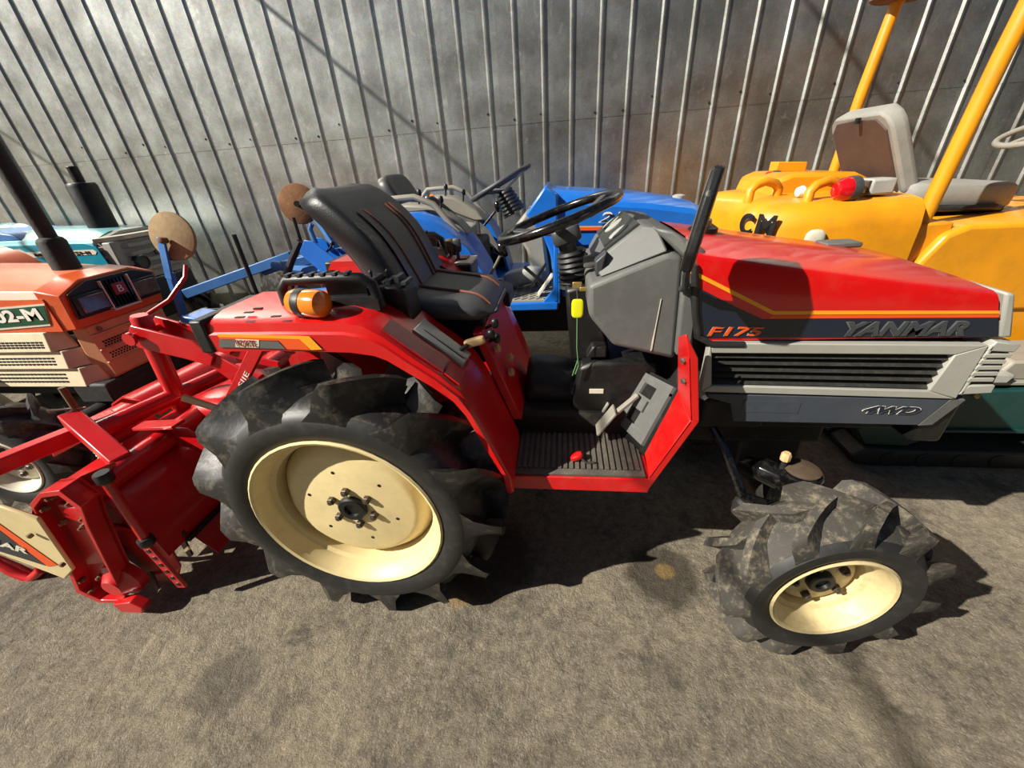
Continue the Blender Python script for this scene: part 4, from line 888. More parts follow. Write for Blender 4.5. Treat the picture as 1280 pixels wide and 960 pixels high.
# mast, top link plates
MB().lathe([(0.033, 0), (0.033, 0.40), (0.028, 0.41)], (-1.62, 1.24, 0.545), (0.10, 0, 1), n=18).build('mast', 'red_tiller', T_)
MB().tube([(-1.55, 1.25, 0.955), (-1.49, 1.30, 0.99), (-1.44, 1.36, 1.06), (-1.435, 1.38, 1.10)], 0.0075).build('crank_handle', 'red_tiller', T_)
for y in (1.19, 1.29):
    MB().prism([(-1.61, y, 0.90), (-1.58, y, 0.93), (-1.36, y, 0.865), (-1.30, y, 0.80), (-1.33, y, 0.76), (-1.42, y, 0.79), (-1.60, y, 0.84)], (0, 0.010, 0)).build('top_link_plate', 'red_tiller', T_, bevel=0.003)
    MB().prism([(-1.34, y+0.012, 0.83), (-1.22, y+0.012, 0.74), (-1.14, y+0.012, 0.72), (-1.17, y+0.012, 0.62), (-1.26, y+0.012, 0.66), (-1.36, y+0.012, 0.77)], (0, 0.010, 0)).build('hitch_plate', 'red_tiller', T_, bevel=0.003)
MB().lathe([(0.025, -0.012), (0.025, 0.0), (0.014, 0.002), (0.014, 0.13)], (-1.585, 1.175, 0.885), n=12).build('top_link_pin', 'red_tiller', T_)
MB().lathe([(0.013, 0), (0.013, 0.14)], (-1.36, 1.06, 0.70), (0.7, 0.2, -0.5), n=10).build('hitch_pin', 'steel_rusty', T_)
# gearbox and pto shaft guard
MB().ell((-1.42, YC, 0.50), (0.12, 0, 0), (0, 0.11, 0), (0, 0, 0.11), 0.6, 0.7, 20, 12).build('gearbox', 'red_tiller', T_)
MB().lathe([(0.045, 0), (0.05, 0.05), (0.05, 0.35), (0.045, 0.4)], (-1.32, YC, 0.50), (1, 0, 0), n=16).build('drive_shaft_guard', 'black', T_)
MB().lathe([(0.07, 0), (0.075, 0.06), (0.05, 0.1)], (-1.20, 1.18, 0.66), (0.8, -0.1, 0.2), n=18).build('hitch_hub', 'red_tiller', T_)
# lower hitch arms
for y in (1.02, 1.50):
    MB().prism([(-1.50, y, 0.60), (-1.38, y, 0.585), (-1.28, y, 0.50), (-1.26, y, 0.42), (-1.31, y, 0.40), (-1.40, y, 0.50), (-1.50, y, 0.52)], (0, 0.014, 0)).build('hitch_arm', 'red_tiller', T_, bevel=0.003)
    MB().bar((-1.56, y, 0.60), (-1.36, y-0.02, 0.625), 0.012, 0.05, (0, 1, 0)).build('arm_bracket', 'red_tiller', T_, bevel=0.002)
# rolled rear cover seen behind the mast
rc_ = [(-1.98+0.0, 0.50), (-1.93, 0.58), (-1.86, 0.615), (-1.78, 0.60), (-1.73, 0.53)]
MB().loft([[V((x+dx, y, z)) for x, z in rc_+[(x*1.0+0.0, z-0.008) for x, z in rc_[::-1]]] for y, dx in ((1.20, 0.03), (1.80, 0.12))]).build('rear_cover', 'red_tiller', T_, smooth=50)
MB().loft([[V((x+dx, y, z-0.02)) for x, z in rc_+[(x*1.0+0.0, z-0.008) for x, z in rc_[::-1]]] for y, dx in ((0.98, 0.0), (1.19, 0.03))]).build('rear_cover', 'red_tiller', T_, smooth=50)

# ------------------------------------------------------------------ orange tractor on the left
ora = thing('orange_tractor', 'orange tractor with green side badge and cream louvred nose at left', 'tractor', (-2.9, 1.82, 0.0))
O_ = ora
OY0, OY1 = 1.565, 2.075; OC = 1.82
def P3(xz, y): return [(x, y, z) for x, z in xz]
# upper hood
oh = MB()
oh_loops = []
for x, zt, zc in ((-4.1, 1.075, 1.02), (-3.4, 1.06, 0.995), (-2.75, 1.035, 0.975), (-2.47, 1.012, 0.968)):
    xb = x+0.0
    oh_loops.append([V((xb, OY0, 0.775)), V((x, OY0, zc-0.035)), V((x, OY0+0.02, zc)), V((x, OY0+0.14, zt)), V((x, OY1-0.14, zt)), V((x, OY1-0.02, zc)), V((x, OY1, zc-0.035)), V((xb, OY1, 0.775))])
oh.loft(oh_loops)
oh = oh.build('hood', 'orange_sheen', O_, smooth=25, bevel=0.004)  # top paler than the side panel, sky sheen painted in
MB().py([(-4.1, 0.772), (-4.1, 0.948), (-2.47, 0.936), (-2.47, 0.772)], OY0-0.004, OY0+0.001).build('side_panel', 'orange', oh)
# front cap with headlights
fcap = MB().add([V((-2.50, OY0-0.002, 0.768)), V((-2.50, OY1+0.002, 0.768)), V((-2.50, OY1+0.002, 0.975)), V((-2.50, OC+0.12, 1.02)), V((-2.50, OC-0.12, 1.02)), V((-2.50, OY0-0.002, 0.975)),
                 V((-2.405, OY0+0.012, 0.772)), V((-2.405, OY1-0.012, 0.772)), V((-2.375, OY1-0.004, 0.945)), V((-2.385, OC+0.13, 0.995)), V((-2.385, OC-0.13, 0.995)), V((-2.375, OY0+0.004, 0.945))],
                [(5, 4, 3, 2, 1, 0), (6, 7, 8, 9, 10, 11), (0, 1, 7, 6), (1, 2, 8, 7), (2, 3, 9, 8), (3, 4, 10, 9), (4, 5, 11, 10), (5, 0, 6, 11)]).build('nose_cap', 'orange', O_, bevel=0.006)
MB().prism([(-2.386, OY0+0.025, 0.82), (-2.386, OY1-0.025, 0.82), (-2.370, OY1-0.03, 0.945), (-2.373, OC+0.12, 0.984), (-2.373, OC-0.12, 0.984), (-2.370, OY0+0.03, 0.945)], (0.008, 0, 0)).build('headlight_panel', 'black_plastic', fcap, bevel=0.003)
for y0 in (OY0+0.035, OY1-0.035-0.15):
    h_ = MB().bb(-2.372, -2.352, y0, y0+0.15, 0.832, 0.935).build('headlight_bezel', 'black', fcap, bevel=0.006)
    MB().bb(-2.356, -2.346, y0+0.012, y0+0.138, 0.842, 0.922).build('headlight_lens', 'lens_clear', h_, bevel=0.004)
for i in range(7):
    MB().bb(-2.372, -2.350, OC-0.062+i*0.019, OC-0.056+i*0.019, 0.828, 0.965).build('centre_bar', 'black_gloss', fcap)
for y in (OC-0.075, OC+0.070): MB().bb(-2.374, -2.348, y, y+0.006, 0.820, 0.970).build('chrome_strip', 'off_white', fcap)
MB().bb(-2.374, -2.348, OC-0.075, OC+0.076, 0.815, 0.823).build('chrome_strip', 'off_white', fcap)
MB().bb(-2.350, -2.342, OC-0.035, OC+0.035, 0.885, 0.945).build('emblem', 'red_label', fcap, bevel=0.003)
text('B', 'emblem_mark', fcap, (-2.341, OC-0.014, 0.898), (-2.341, OC+0.014, 0.898), (0, 0, 1), 'off_white', 0.034, 0.001)
# badge
bd = MB().prism([(-2.941, 1.560, 0.894), (-2.467, 1.560, 0.916), (-2.516, 1.560, 0.805), (-3.049, 1.560, 0.776)], (0, -0.003, 0)).build('badge', 'off_white', oh, smooth=0)
MB().prism([(-2.944, 1.557, 0.885), (-2.474, 1.557, 0.908), (-2.512, 1.557, 0.817), (-3.031, 1.557, 0.790)], (0, -0.002, 0)).build('badge_panel', 'green_badge', oh, smooth=0)
text('02-M', 'model_lettering', oh, (-2.804, 1.554, 0.828), (-2.528, 1.554, 0.839), (0.0, 0, 1), 'white', 0.056, 0.002, bold=0.035)
# stepped cream side grille of the lower nose
lg = MB()
for i, (x1, z1, z0) in enumerate(((-2.535, 0.770, 0.672), (-2.500, 0.668, 0.575), (-2.465, 0.570, 0.468))):
    lg.add([V((-3.9, OY0-0.012, z1)), V((x1-0.05, OY0-0.012, z1)), V((x1, OY0+0.035, z1)), V((-3.9, OY0-0.030, z0)), V((x1-0.05, OY0-0.030, z0)), V((x1+0.02, OY0+0.035, z0)), V((-3.9, OY0+0.05, z1)), V((x1, OY0+0.05, z1)), V((-3.9, OY0+0.05, z0)), V((x1+0.02, OY0+0.05, z0))],
           [(0, 3, 4, 1), (1, 4, 5, 2), (6, 7, 9, 8), (0, 1, 2, 7, 6), (8, 9, 5, 4, 3), (2, 5, 9, 7), (0, 6, 8, 3)])
lg = lg.build('lower_side_grille', 'cream_grille', O_, smooth=0, bevel=0.003)
sl_ = MB()
for i, (z1, z0) in enumerate(((0.728, 0.690), (0.640, 0.592), (0.548, 0.488))):
    rows = 3
    for r_i in range(rows):
        zz = z1-(z1-z0)*(r_i+0.5)/rows
        for c_i in range(26):
            x = -3.28+c_i*0.026
            yy = OY0-0.012-0.018*((0.770-0.0985*i)-zz)/0.096-0.0012
            sl_.bb(x, x+0.018, yy-0.0006, yy+0.002, zz-0.0045, zz+0.0045)
so = sl_.build('grille_slots', 'black', lg, smooth=0); so['kind'] = 'stuff'
# front lower grille (salmon)
fg = MB().prism([(-2.47, OY0+0.03, 0.770), (-2.41, OY0+0.05, 0.770), (-2.40, OY0+0.05, 0.50), (-2.43, OY0+0.06, 0.47), (-2.50, OY0+0.03, 0.47)], (0, OY1-OY0-0.09, 0)).build('front_grille', 'salmon_grille', O_, bevel=0.006)
dots = MB()
for z in (0.655, 0.590):
    for r_i in range(3):
        for c_i in range(22):
            dots.bb(-2.409, -2.402, OY0+0.08+c_i*0.016+0.006*(r_i % 2), OY0+0.089+c_i*0.016+0.006*(r_i % 2), z+0.012*r_i-0.004, z+0.012*r_i+0.004)
do = dots.build('grille_holes', 'black', fg, smooth=0); do['kind'] = 'stuff'
for z in (0.715, 0.635, 0.565): MB().bb(-2.413, -2.396, OY0+0.05, OY1-0.05, z, z+0.012).build('grille_ledge', 'salmon_grille', fg, bevel=0.004)
for y, z in ((OY0+0.10, 0.745), (OY1-0.08, 0.745), (OC, 0.49), (OY1-0.1, 0.49)):
    MB().lathe([(0.012, 0), (0.012, 0.008), (0.001, 0.01)], (-2.405, y, z), (1, 0, 0), n=10).build('bolt', 'rust', fg)
# exhaust
ex = MB().lathe([(0.058, -0.25), (0.058, 0.0), (0.050, 0.015), (0.036, 0.022), (0.036, 0.75), (0.034, 0.76)], (-2.62, 1.84, 1.16), (0, 0, 1), n=24).build('exhaust_stack', 'rust', O_)
ex.data.materials[0] = MATS['iron_dirty']
# chassis, axle, wheels
MB().bb(-4.6, -2.45, OC-0.16, OC+0.16, 0.34, 0.60).build('chassis', 'iron_dirty', O_, bevel=0.02)
MB().bb(-2.62, -2.40, OC-0.28, OC+0.22, 0.36, 0.48).build('front_bumper', 'iron_dirty', O_, bevel=0.015)
MB().lathe([(0.06, -0.55), (0.06, 0.55)], (-2.53, OC, 0.30), n=14).build('front_axle', 'iron_dirty', O_)
make_wheel(O_, 'front', (-2.53, 0.30), 1.095, 0.18, 0.155, 0.255, 0.295, 12, 0.45, 0.035, 0.11, rim_m='off_white', nuts=6, nut_r=0.07, steer=0.1, mid=0.02, basew=0.03)
make_wheel(O_, 'front', (-2.53, 0.30), 2*OC-1.095, 0.18, 0.155, 0.255, 0.295, 12, 0.45, 0.035, 0.11, flip=-1, rim_m='off_white', detail=False, mid=0.02, basew=0.03)
make_wheel(O_, 'rear', (-3.95, 0.52), OC-0.58, 0.24, 0.31, 0.43, 0.52, 16, 0.34, 0.05, 0.2, rim_m='off_white', detail=False)
make_wheel(O_, 'rear', (-3.95, 0.52), OC+0.58, 0.24, 0.31, 0.43, 0.52, 16, 0.34, 0.05, 0.2, flip=-1, rim_m='off_white', detail=False)
for sgn in (-1, 1):
    y0, y1 = sorted((OC+sgn*0.36, OC+sgn*0.58))
    MB().loft([[V((-3.95+r*math.cos(a), y, 0.52+r*math.sin(a))) for y, r in ((y0, 0.58), (y1, 0.58), (y1, 0.57), (y0, 0.57))] for a in [math.radians(20+q*14) for q in range(11)]]).build('fender', 'orange', O_, smooth=40)
MB().ell((-4.15, OC, 0.98), (0.2, 0, 0), (0, 0.22, 0), (0, 0, 0.05), 0.4, 0.5).ell((-4.36, OC, 1.16), (0.05, 0, 0.02), (0, 0.2, 0), (-0.06, 0, 0.18), 0.4, 0.5).build('seat', 'vinyl', O_)
MB().tube([V((-3.75+0.17*math.cos(2*PI*j/28), OC+0.18*math.sin(2*PI*j/28), 1.22+0.05*math.cos(2*PI*j/28))) for j in range(28)], 0.012, closed=True).bar((-3.91, OC, 1.175), (-3.59, OC, 1.265), 0.02, 0.01).tube([(-3.75, OC, 1.22), (-3.65, OC, 1.0)], 0.02).build('steering_wheel', 'black', O_)

# ------------------------------------------------------------------ teal tractor further back
tea = thing('teal_tractor', 'teal blue tractor with grey louvred grille behind the orange tractor', 'tractor', (-4.0, 2.90, 0.0))
E_ = tea; EC = 2.97; EY0, EY1 = 2.66, 3.28
th_l = []
for x, zt, zc in ((-5.4, 1.165, 1.09), (-4.4, 1.145, 1.080), (-3.75, 1.125, 1.072), (-3.45, 1.105, 1.062)):
    th_l.append([V((x, EY0, 0.885)), V((x, EY0, zc-0.02)), V((x, EY0+0.02, zc)), V((x, EY0+0.16, zt)), V((x, EY1-0.16, zt)), V((x, EY1-0.02, zc)), V((x, EY1, zc-0.02)), V((x, EY1, 0.885))])
th_ = MB().loft(th_l).build('hood', 'pale_teal', E_, smooth=25)
MB().py([(-5.4, 0.875), (-5.4, 1.062), (-3.52, 1.045), (-3.43, 1.02), (-3.40, 0.875)], EY0-0.006, EY0+0.002).build('side_panel', 'teal', th_)
MB().py([(-5.3, 0.960), (-5.3, 1.035), (-4.10, 1.030), (-4.06, 1.005), (-3.46, 1.000), (-3.44, 0.985), (-3.46, 0.965)], EY0-0.009, EY0-0.004).build('side_badge', 'off_white', th_)
text('MITSUBISHI', 'brand_lettering', th_, (-3.99, EY0-0.011, 0.972), (-3.50, EY0-0.011, 0.970), (0, 0, 1), 'black', 0.022, 0.002, bold=0.01)
text('D2350FD', 'model_lettering', th_, (-4.62, EY0-0.011, 0.972), (-4.10, EY0-0.011, 0.972), (0, 0, 1), 'black', 0.048, 0.002, bold=0.01)
MB().py([(-4.5, 0.80), (-4.5, 0.87), (-3.55, 0.87), (-3.50, 0.80)], EY0+0.01, EY0+0.03).build('lower_panel', 'black', E_)
gfr = MB().prism([(-3.46, EY0+0.02, 1.062), (-3.46, EY1-0.02, 1.062), (-3.46, EC+0.10, 1.11), (-3.46, EC-0.10, 1.11)], (0.06, 0, -0.01)).bb(-3.52, -3.33, EY0+0.02, EY1-0.02, 0.72, 1.04).build('front_grille', 'grille_grey', E_, bevel=0.01)
for i in range(5):
    z = 1.075-i*0.062
    MB().prism([(-3.44, EY0-0.002, z), (-3.36, EY0+0.05, z), (-3.30, EY0+0.12, z), (-3.30, EY1-0.12, z), (-3.36, EY1-0.05, z), (-3.44, EY1+0.002, z)], (0.0, 0, -0.032)).build('louvre', 'grille_grey' if i else 'off_white', gfr, bevel=0.006)
for y in (EC-0.15, EC+0.15): MB().lathe([(0.055, 0), (0.055, 0.045), (0.046, 0.05), (0.044, 0.042), (0.001, 0.042)], (-3.33, y, 0.87), (1, 0, 0), n=20).build('headlight', 'glass_dark', gfr)
text('D', 'emblem_mark', gfr, (-3.296, EC-0.02, 0.90), (-3.296, EC+0.06, 0.90), (0, 0, 1), 'black', 0.03, 0.002, bold=0.02)
MB().bb(-3.50, -3.31, EY0+0.05, EY1-0.05, 0.50, 0.74).build('lower_nose', 'navy', E_, bevel=0.02)
MB().lathe([(0.095, -0.20), (0.095, 0.30), (0.085, 0.32), (0.034, 0.325), (0.034, 0.43), (0.03, 0.435)], (-3.72, 3.02, 1.12), (0, 0, 1), n=24).build('exhaust_muffler', 'black', E_)
MB().bb(-5.6, -3.5, EC-0.15, EC+0.15, 0.36, 0.80).build('chassis', 'iron_dirty', E_, bevel=0.02)
for s_ in (-1, 1):
    make_wheel(E_, 'front', (-3.72, 0.32), EC+s_*0.47, 0.17, 0.16, 0.27, 0.315, 12, 0.45, 0.035, 0.11, flip=-s_, rim_m='off_white', detail=False, mid=0.02, basew=0.03)
    make_wheel(E_, 'rear', (-5.35, 0.55), EC+s_*0.555, 0.24, 0.32, 0.45, 0.55, 16, 0.34, 0.05, 0.2, flip=-s_, rim_m='off_white', detail=False)
    y0, y1 = sorted((EC+s_*0.33, EC+s_*0.55))
    MB().loft([[V((-5.35+r*math.cos(a), y, 0.55+r*math.sin(a))) for y, r in ((y0, 0.62), (y1, 0.62), (y1, 0.61), (y0, 0.61))] for a in [math.radians(20+q*14) for q in range(11)]]).build('fender', 'teal', E_, smooth=40)
MB().ell((-5.1, EC, 1.02), (0.2, 0, 0), (0, 0.22, 0), (0, 0, 0.05), 0.4, 0.5).ell((-5.32, EC, 1.2), (0.05, 0, 0.02), (0, 0.2, 0), (-0.06, 0, 0.18), 0.4, 0.5).build('seat', 'vinyl', E_)
MB().prism([(-4.55, 2.70, 1.08), (-4.35, 2.70, 1.16), (-4.16, 2.70, 1.13), (-4.10, 2.70, 1.085)], (0, 0.40, 0)).build('dash_cowl', 'blue_dull', E_, bevel=0.01)
lamp(E_, (-4.62, 2.70, 1.16), r=0.04, L=0.09)

# ------------------------------------------------------------------ blue tractor in the middle
blu = thing('blue_tractor', 'blue tractor with open grey footwell between the red tractor and the wall', 'tractor', (-0.3, 2.65, 0.0))
B_ = blu; BC = 2.65
b_l = []
for x, zt, zc in ((-0.06, 1.222, 1.185), (0.15, 1.200, 1.165), (0.45, 1.165, 1.135), (0.70, 1.122, 1.095), (0.80, 1.07, 1.04)):
    b_l.append([V((x, 2.37, 0.93)), V((x, 2.365, zc-0.03)), V((x, 2.385, zc-0.004)), V((x, 2.46, zt)), V((x, 2.84, zt)), V((x, 2.915, zc-0.004)), V((x, 2.935, zc-0.03)), V((x, 2.93, 0.93))])
bh_ = MB().loft(b_l).build('hood', 'blue', B_, smooth=25)
MB().py([(-0.03, 1.015), (-0.03, 1.03), (0.78, 1.0), (0.80, 0.985)], 2.358, 2.364).build('orange_stripe', 'orange_stripe', bh_)
MB().py([(-0.03, 1.031), (-0.03, 1.037), (0.78, 1.007), (0.78, 1.001)], 2.358, 2.364).build('yellow_stripe', 'yellow_stripe', bh_)
text('215', 'model_lettering', bh_, (0.205, 2.357, 1.048), (0.395, 2.357, 1.040), (0, 0, 1), 'white', 0.052, 0.003, shear=0.3, bold=0.02)
text('215', 'model_lettering', bh_, (0.212, 2.353, 1.052), (0.388, 2.353, 1.044), (0, 0, 1), 'black', 0.040, 0.002, shear=0.3)
MB().lathe([(0.035, 0), (0.035, 0.014), (0.02, 0.02), (0.001, 0.02)], (0.68, 2.62, 1.125), (0, 0, 1)).build('radiator_cap', 'grille_grey', bh_)
MB().bb(0.0, 0.80, 2.39, 2.91, 0.62, 0.94).build('engine_cover', 'blue', B_, bevel=0.01)
# cowl with tall blue shoulder panel and beige inside
MB().prism([(-0.20, 2.34, 1.11), (-0.09, 2.34, 1.245), (-0.02, 2.34, 1.20), (-0.02, 2.34, 0.70), (-0.07, 2.34, 0.90), (-0.10, 2.34, 0.98)], (0, 0.62, 0)).build('cowl', 'blue', B_, bevel=0.012)
MB().prism([(-0.285, 2.42, 1.03), (-0.20, 2.42, 1.12), (-0.10, 2.42, 1.0), (-0.065, 2.42, 0.66), (-0.16, 2.42, 0.66), (-0.21, 2.42, 0.90)], (0, 0.44, 0)).build('inner_cowl', 'grey_beige', B_, bevel=0.02)
MB().prism([(-0.12, 2.14, 0.62), (-0.02, 2.14, 0.68), (-0.02, 2.14, 1.03), (-0.04, 2.14, 1.03), (-0.045, 2.14, 0.74), (-0.12, 2.14, 0.655)], (0, 0.03, 0)).prism([(-0.02, 2.14, 0.66), (-0.02, 2.36, 0.66), (-0.02, 2.36, 1.05), (-0.02, 2.14, 1.02)], (0.012, 0, 0)).build('leg_shield', 'blue', B_, bevel=0.004)
MB().bb(-0.52, -0.02, 2.13, 3.17, 0.625, 0.672).build('footboard', 'blue', B_, bevel=0.008)
bm_ = MB().bb(-0.50, -0.05, 2.15, 2.48, 0.672, 0.680).build('floor_mat', 'grey_beige', B_)
dm = MB()
for i in range(10):
    for j in range(7): dm.bar((-0.48+i*0.042, 2.17+j*0.044, 0.681), (-0.45+i*0.042, 2.20+j*0.044, 0.681), 0.008, 0.004)
dmo = dm.build('mat_ribs', 'mat_rubber', bm_, smooth=0); dmo['kind'] = 'stuff'
MB().prism([(-0.20, 2.30, 0.70), (-0.10, 2.30, 0.84), (-0.10, 2.36, 0.84), (-0.20, 2.36, 0.70)], (0.012, 0, -0.004)).bar((-0.22, 2.33, 0.83), (-0.08, 2.33, 0.70), 0.02, 0.016).build('pedal', 'black', B_)
MB().prism([(-0.14, 2.20, 0.69), (-0.06, 2.20, 0.80), (-0.06, 2.28, 0.80), (-0.14, 2.28, 0.69)], (0.01, 0, -0.004)).build('pedal', 'off_white', B_)
MB().ell((-0.24, 2.42, 0.75), (0.12, 0, 0.02), (0, 0.05, 0), (0, 0, 0.05), 0.5, 0.6, 16, 8).build('tunnel_cover', 'grille_grey', B_)
# steering
bn = V((-0.42, 0, 0.90)).normalized(); bx = V((bn.z, 0, -bn.x)); bcn = V((-0.372, BC, 1.262))
MB().tube([bcn+bx*0.195*math.cos(2*PI*j/40)+V((0, 1, 0))*0.195*math.sin(2*PI*j/40) for j in range(40)], 0.014, n=10, closed=True).build('steering_wheel', 'grey_dark', B_, smooth=70)
for a in (0, 120, 240):
    a = math.radians(a); d = bx*math.cos(a)+V((0, 1, 0))*math.sin(a)
    MB().bar(bcn-bn*0.05, bcn+d*0.19, 0.026, 0.012, bn).build('spoke', 'grey_dark', B_)
MB().lathe([(0.045+0.007*(k % 2)+0.002*k, -0.011*k) for k in range(14)], bcn-bn*0.045, bn, n=18).build('column_boot', 'black_plastic', B_)
# seat and fenders
MB().ell((-0.98, BC, 1.18), (0.045, 0, 0.015), (0, 0.20, 0), (-0.085, 0, 0.165), 0.42, 0.45).build('seat_back', 'vinyl_light', B_)
MB().ell((-0.75, BC, 1.0), (0.19, 0, -0.01), (0, 0.21, 0), (0, 0, 0.045), 0.4, 0.5).build('seat_cushion', 'seat_grey', B_)
for sgn in (-1, 1):
    def Y(y): return y if sgn < 0 else 2*BC-y
    path = [(-1.10, 1.02), (-1.02, 1.12), (-0.90, 1.165), (-0.75, 1.165), (-0.62, 1.11), (-0.50, 1.00), (-0.42, 0.85), (-0.38, 0.67)]
    loops = [[V((x-0.01, Y(2.13), z-0.09)), V((x, Y(2.13), z-0.02)), V((x, Y(2.16), z)), V((x, Y(2.42), z)), V((x-0.01, Y(2.42), z-0.03)), V((x-0.02, Y(2.16), z-0.03))] for x, z in path]
    bf = MB().loft(loops).build('fender', 'blue', B_, smooth=40)
    MB().tube([(-1.05, Y(2.22), 1.16), (-0.97, Y(2.22), 1.235), (-0.78, Y(2.22), 1.24), (-0.68, Y(2.22), 1.20), (-0.60, Y(2.22), 1.10), (-0.56, Y(2.22), 1.05)], 0.016).build('grab_rail', 'grey_beige', bf)
    yy = sorted((Y(2.28), Y(2.44)))
    MB().prism([(-0.92, yy[0], 1.165), (-0.90, yy[0], 1.205), (-0.74, yy[0], 1.19), (-0.58, yy[0], 1.10), (-0.52, yy[0], 1.03), (-0.60, yy[0], 1.03)], (0, yy[1]-yy[0], 0)).build('side_console', 'grey_beige', bf, bevel=0.012)
    for x, z in ((-0.80, 1.19), (-0.68, 1.15)):
        MB().tube([(x, yy[0]+0.06, z), (x+0.01, yy[0]+0.06, z+0.05)], 0.006).ell((x+0.012, yy[0]+0.06, z+0.062), (0.014, 0, 0), (0, 0.014, 0), (0, 0, 0.02), 0.8, 0.8, 10, 6).build('console_lever', 'black', bf)
    lamp(B_, (-0.985, Y(2.13), 1.17), r=0.03, L=0.07)
    make_wheel(B_, 'rear', (-0.78, 0.45), Y(2.14), 0.22, 0.27, 0.37, 0.45, 16, 0.34, 0.05, 0.2, flip=-sgn, rim_m='off_white', detail=False)
    make_wheel(B_, 'front', (0.45, 0.29), Y(2.16), 0.16, 0.155, 0.25, 0.29, 12, 0.45, 0.035, 0.11, flip=-sgn, rim_m='off_white', detail=False, mid=0.02, basew=0.03)
MB().tube([(-0.46, 2.46, 1.05), (-0.40, 2.46, 1.11), (-0.385, 2.46, 1.125)], 0.007).ell((-0.37, 2.46, 1.15), (0.018, 0, 0.006), (0, 0.02, 0), (-0.006, 0, 0.03), 0.8, 0.8, 12, 8).build('gear_lever', 'black_gloss', B_)
MB().bb(-1.1, 0.75, BC-0.14, BC+0.14, 0.34, 0.62).bb(-1.05, -0.5, BC-0.2, BC+0.2, 0.5, 0.95).build('chassis', 'iron_dirty', B_, bevel=0.02)

# ------------------------------------------------------------------ blue implement with round marker discs
bi = thing('blue_harrow', 'blue mounted harrow frame with two round rusty marker discs behind the red tractor', 'harrow', (-1.9, 2.35, 0.0))
I_ = bi
MB().bar((-2.48, 2.30, 0.745), (-1.72, 2.42, 0.935), 0.055, 0.06).build('marker_boom', 'blue_dull', I_, bevel=0.005)
MB().bar((-1.72, 2.30, 0.90), (-1.30, 2.42, 0.955), 0.05, 0.055).build('marker_boom', 'blue_dull', I_, bevel=0.005)
MB().tube([(-1.80, 2.32, 0.90), (-1.62, 2.30, 0.87), (-1.40, 2.30, 0.86)], 0.026).build('cross_tube', 'blue_dull', I_)
MB().tube([(-1.95, 2.4, 0.84), (-1.60, 2.45, 0.93)], 0.022).build('cross_tube', 'blue_dull', I_)
for y in (2.24, 2.34):
    MB().prism([(-1.55, y, 0.98), (-1.49, y, 1.05), (-1.44, y, 1.04), (-1.30, y, 0.90), (-1.24, y, 0.88), (-1.28, y, 0.76), (-1.40, y, 0.76), (-1.44, y, 0.86)], (0, 0.012, 0)).build('mast_plate', 'blue', I_, bevel=0.003)
MB().tube([(-1.72, 2.22, 0.78), (-1.60, 2.24, 0.95), (-1.53, 2.26, 1.04)], 0.020).build('stay_strut', 'black', I_)
MB().tube([(-1.72, 2.18, 0.62), (-1.58, 2.20, 0.80)], 0.022).build('stay_strut', 'black', I_)
MB().tube([(-1.46, 2.3, 1.02), (-1.47, 2.3, 1.10), (-1.45, 2.3, 1.13)], 0.014).build('lock_pin', 'blue_dull', I_)
MB().tube([(-1.42, 2.3, 0.96), (-1.37, 2.28, 0.99), (-1.35, 2.28, 1.01)], 0.006).ell((-1.345, 2.28, 1.02), (0.014, 0, 0), (0, 0.014, 0), (0, 0, 0.014), 1, 1, 10, 8).build('lock_lever', 'black', I_)
MB().lathe([(0.10, 0), (0.10, 0.55)], (-1.75, 2.12, 0.68), (0.9, 0.1, 0.02), n=20).build('roller_tube', 'blue_dull', I_)
MB().lathe([(0.013, 0), (0.013, 0.38)], (-1.93, 2.25, 0.72), (0, 0, 1), n=8).build('depth_rod', 'iron_dirty', I_)
MB().lathe([(0.010, 0), (0.010, 0.30)], (-1.62, 2.40, 0.86), (0, 0, 1), n=8).build('depth_rod', 'black', I_)
# near disc on its arm
dk = V((0.10, -0.97, 0.15)).normalized()
d1 = MB().lathe([(0.001, 0.0), (0.118, 0.0), (0.124, 0.004), (0.124, 0.014), (0.118, 0.018), (0.001, 0.018)], V((-2.085, 2.0, 1.135)), -dk, n=36).build('marker_disc', 'rust_pale', I_, smooth=40)
MB().bar((-2.115, 1.965, 1.135), (-2.178, 1.962, 0.92), 0.045, 0.014, (0.1, 1, 0)).build('disc_arm', 'blue_dull', I_, bevel=0.003)
MB().bar((-2.175, 1.975, 0.95), (-2.25, 1.99, 0.62), 0.036, 0.030).build('disc_post', 'blue_dull', I_, bevel=0.003)
MB().lathe([(0.016, -0.01), (0.016, 0.03), (0.008, 0.034)], (-2.11, 1.975, 1.12), dk, n=8).build('disc_bolt', 'rust', I_)
MB().lathe([(0.001, 0.0), (0.112, 0.0), (0.118, 0.004), (0.118, 0.012), (0.112, 0.016), (0.001, 0.016)], (-1.64, 2.52, 1.225), (-0.25, 0.95, -0.1), n=36).build('marker_disc', 'rust', I_, smooth=40)
MB().lathe([(0.018, -0.03), (0.018, 0.0)], (-1.64, 2.52, 1.225), (-0.25, 0.95, -0.1), n=8).build('disc_bolt', 'black', I_)
MB().bar((-1.60, 2.55, 1.22), (-1.44, 2.50, 0.92), 0.036, 0.03).build('disc_post', 'blue_dull', I_, bevel=0.003)
MB().prism([(-2.13, 1.86, 0.72), (-2.10, 1.84, 0.74), (-1.94, 1.84, 0.715), (-1.94, 1.86, 0.64), (-2.13, 1.86, 0.64)], (0, 0.16, 0)).build('gear_cover', 'blue', I_, bevel=0.01)
MB().bb(-2.08, -1.42, 2.15, 2.75, 0.12, 0.62).build('harrow_body', 'iron_dirty', I_, bevel=0.03)
for x in (-1.95, -1.55): MB().bb(x-0.03, x+0.03, 2.3, 2.6, 0.0, 0.14).build('stand', 'iron_dirty', I_)
